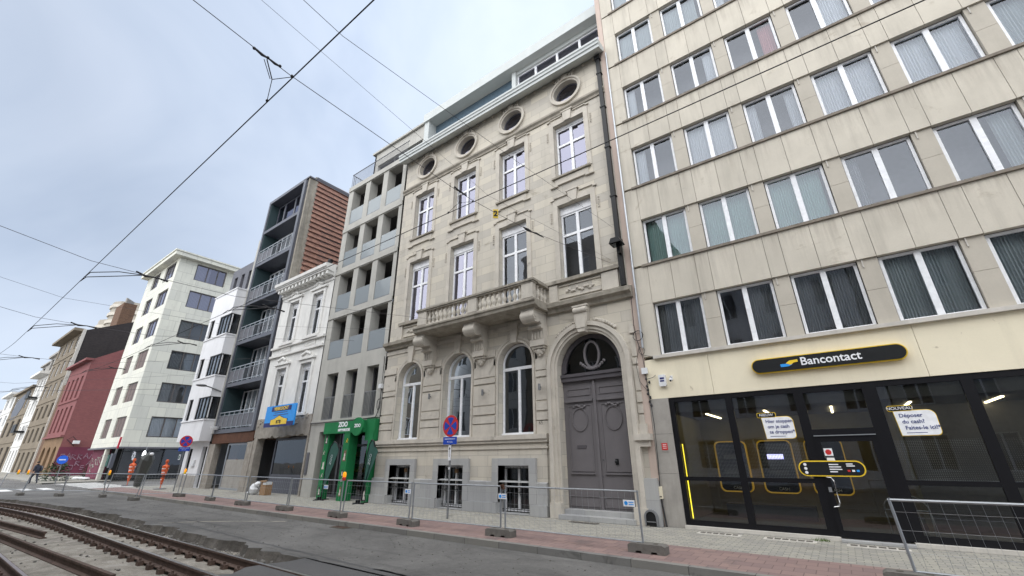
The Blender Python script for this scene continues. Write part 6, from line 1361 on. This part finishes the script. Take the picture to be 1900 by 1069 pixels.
# ================================================================== pedestrian
def person(x, y, label):
    r0 = thing('person', label, 'person', (x, y, -.0)); me = bpy.data.meshes.new('body')
    J = [((0, 0, .95), .15), ((0, -.02, 1.15), .15), ((.02, -.06, 1.38), .18), ((.03, -.08, 1.50), .07), ((.05, -.11, 1.60), .085), ((.06, -.12, 1.70), .085),
         ((0.19, -.05, 1.42), .08), ((.25, .02, 1.15), .06), ((.22, -.12, .92), .045), ((-.17, -.06, 1.42), .08), ((-.25, -.10, 1.15), .06), ((-.20, -.25, .98), .045),
         ((.10, 0, .90), .11), ((.14, -.22, .50), .075), ((.12, -.15, .09), .05), ((.13, -.28, .03), .04), ((-.10, .02, .90), .11), ((-.12, .08, .50), .075), ((-.12, .30, .12), .05), ((-.12, .22, .04), .04)]
    E_ = [(0, 1), (1, 2), (2, 3), (3, 4), (4, 5), (2, 6), (6, 7), (7, 8), (2, 9), (9, 10), (10, 11), (0, 12), (12, 13), (13, 14), (14, 15), (0, 16), (16, 17), (17, 18), (18, 19)]
    me.from_pydata([j[0] for j in J], E_, []); o = bpy.data.objects.new('body', me); COL.objects.link(o)
    sk = o.modifiers.new('s', 'SKIN'); 
    for v, j in zip(me.skin_vertices[0].data, J): v.radius = (j[1], j[1])
    me.skin_vertices[0].data[0].use_root = True; o.modifiers.new('u', 'SUBSURF').levels = 2
    m2_ = bpy.data.meshes.new_from_object(o.evaluated_get(bpy.context.evaluated_depsgraph_get())); bpy.data.objects.remove(o)
    m2_.materials.clear(); m2_.materials.append(M['dark_cloth']); m2_.materials.append(M['skin'])
    for p in m2_.polygons:
        p.use_smooth = True; c = p.center
        if c.z > 1.56 or (c.z < 1.02 and abs(c.x) > .17 and c.z > .85): p.material_index = 1
    b = child('body', m2_, r0)
    m = MB(); m.blob((.06, -.10, 1.73), .10, .11, .08, 10); h = child('hair', m.mesh('hair', 'hair', smooth=True), r0)
    m = MB(); m.blob((.06, -.235, 1.645), .014, .02, .022, 6); m.blob((.155, -.11, 1.65), .012, .02, .03, 6); m.blob((-.035, -.11, 1.65), .012, .02, .03, 6); child('face_features', m.mesh('face_features', 'skin', smooth=True), r0)
    m = MB(); m.blob((-.27, -.05, 1.2), .1, .16, .25, 8); child('shoulder_bag', m.mesh('shoulder_bag', 'zinc', smooth=True), r0)
    m = MB()
    for hx, hy, hz in ((.22, -.13, .86), (-.20, -.27, .92)):
        for k in range(4): m.path([(hx-.03+.02*k, hy, hz+.03), (hx-.03+.02*k, hy-.02, hz-.02), (hx-.03+.02*k, hy, hz-.05+.006*abs(k-1))], .009, 5)
        m.path([(hx+.035, hy-.02, hz+.04), (hx+.05, hy-.04, hz), ], .01, 5)
    child('fingers', m.mesh('fingers', 'skin', smooth=True), r0)
    r0.rotation_euler[2] = R(-70); r0.scale = (.96, .96, .96); return r0
person(-55.0, 7.5, 'pedestrian in dark blue clothes walking beyond the fence at the far left')

# ================================================================== overhead wires
def wthing(label, nm='overhead_wire', cat='overhead wire', grp='overhead tram wires'):
    return thing(nm, label, cat, (0, 0, 0), grp)
def cwire(y0, label, x0=-70, x1=14, off_f=0.9, z=5.5, r=.0075):
    pts = []; x = x1
    while x >= x0: pts.append((x, y0+off(x)*off_f, z)); x -= 1.0 if x < -18 else 4.0
    o = MB().path(pts, r, 6).build('contact_wire', 'wire'); return tag(o, label, 'tram wire', 'contact wires over the two tracks')
cwire(4.25, 'thick tram contact wire crossing in front of the townhouse windows', r=.0065)
cwire(1.31, 'thick tram contact wire crossing the open sky diagonally', r=.0065)
def span(x, pts, label, r=.0042):
    o = MB().path([(x if len(p) == 2 else p[2], p[0], p[1]) for p in pts], r, 5).build('span_wire', 'wire_thin'); return tag(o, label, 'span wire', 'span wires across the street')
span(-3.9, [(-8.0, 6.6), (-1.5, 5.85), (.95, 5.60), (1.3, 5.57), (3.8, 5.56), (4.28, 5.58), (4.92, 5.65), (6.0, 5.79), (10.66, 6.75), (12.5, 7.2, -4.55)], 'span wire carrying the yellow number plate')
span(-4.2, [(-8.0, 7.9), (1.9, 7.05), (6.0, 7.6), (12.5, 9.2, -4.7)], 'span wire running down to the drainpipe of the townhouse', .004)
span(-5.4, [(-8.0, 8.6), (1.2, 8.0), (6.5, 7.5), (12.55, 8.0, -4.9)], 'thin span wire ending low on the townhouse wall', .003)
span(-16.8, [(-8, 7.6), (1.5, 6.0), (5.5, 6.2), (12.5, 7.6, -16.6)], 'span wire reaching the left corner of the townhouse', .004)
def hanger(x, y, z, s, label):
    r0 = thing('wire_hanger', label, 'wire hanger', (x, y, z), 'insulated wire hangers')
    m = MB(); m.path([(x, y-.27, z+.01), (x, y-.19, z-.008), (x, y-.13, z+.002), (x, y-.06, z-.008), (x, y-.01, z)], [.010, .015, .008, .014, .009], 8)
    for yy in (-.27, -.135, -.01): m.blob((x, y+yy, z+.004), .017, .017, .017, 7)
    m.build('insulator_rod', 'wire', r0)
    m = MB(); c = (x-.16*s, y-.0, z-.07); a = (x-.01, y-.135, z-.015); m.path([a, c], .006, 6); m.path([(a[0]-.02, a[1]-.02, a[2]), (c[0]-.01, c[1]-.015, c[2])], .004, 5); m.path([c, (x+.04*s, y+.11, z-.07)], .004, 5); m.path([c, (x-.5*s, y+.11, z-.07)], .004, 5)
    m.build('bridle', 'wire', r0)
    m = MB(); m.blob((x+.04*s, y+.11, z-.06), .018, .016, .022, 7); m.blob((x-.5*s, y+.11, z-.07), .018, .016, .02, 7); m.build('wire_clamp', 'wire', r0)
hanger(-3.88, 1.19, 5.57, 1, 'large wire hanger against the open sky at the top'); hanger(-3.88, 4.13, 5.57, 1, 'wire hanger in front of the second window column of the townhouse')
r0 = thing('number_plate', 'small yellow plate with a black 2 hanging on the span wire', 'number plate', (-3.9, 4.95, 5.6)); fy = FR(-3.9, 4.90, R(38))
MB(fy).box(-.045, .045, -.006, .006, -.09+5.63, .085+5.63).build('plate', 'yellow', r0); text('2', .15, 0, -.007, 5.625, 'signblack', r0, fr=fy, bold=.004)
o = MB().path([(-3.9, 5.75, 5.76), (-3.9, 5.9, 5.77), (-3.9, 6.05, 5.79), (-3.9, 6.2, 5.83), (-3.92, 6.5, 5.88)], [.012, .03, .012, .02, .01], 7).build('strain_insulator', 'wire'); tag(o, 'dark strain insulator on the span wire before the balcony window', 'insulator')
# farther crossings
for i, (x, lb) in enumerate(((-12.7, 'pair of curved pull-off arms nearest, over the left track'), (-19.4, 'pair of curved pull-off arms at the second crossing'), (-27.5, 'pair of curved pull-off arms at the third crossing'), (-38, 'farthest pair of curved pull-off arms'))):
    zz = 5.9; y0 = 1.31+off(x)*.9
    span(x, [(-8, 7.4), (y0, zz), (y0+1.1, zz), (y0+3.0, zz+.05), (12.5, 7.3+.2*i)], ('span wire at the first pull-off arms', 'span wire at the second pull-off arms', 'span wire at the third pull-off arms', 'span wire at the farthest pull-off arms')[i], .006)
    for j, yy in enumerate((y0, y0+2.94)):
        r0 = thing('pull_off_arm', lb if j == 0 else lb.replace('pair of', 'right-track pair of'), 'pull-off arm', (x, yy, 5.6), 'curved pull-off arms')
        m = MB(); m.path([(x, yy, 5.5), (x+.05, yy+.06, 5.62), (x+.1, yy+.5, 5.78), (x+.1, yy+.95, zz-.05)], .011, 5); m.path([(x-.4, yy, 5.5), (x-.3, yy+.06, 5.6), (x-.1, yy+.5, 5.72), (x+.1, yy+.95, zz-.05)], .011, 5); m.build('curved_arms', 'wire', r0)
        m = MB(); m.path([(x, yy+.8, zz+.03), (x, yy+1.0, zz-.03), (x, yy+1.2, zz), (x, yy+1.45, zz-.02)], [.018, .028, .016, .025], 7); m.build('insulator_rod', 'wire', r0)
span(-46, [(-8, 6.6), (2, 6.1), (12.5, 7.5)], 'low faint span wire before the white corner building', .012)
print('objects', len(bpy.data.objects))
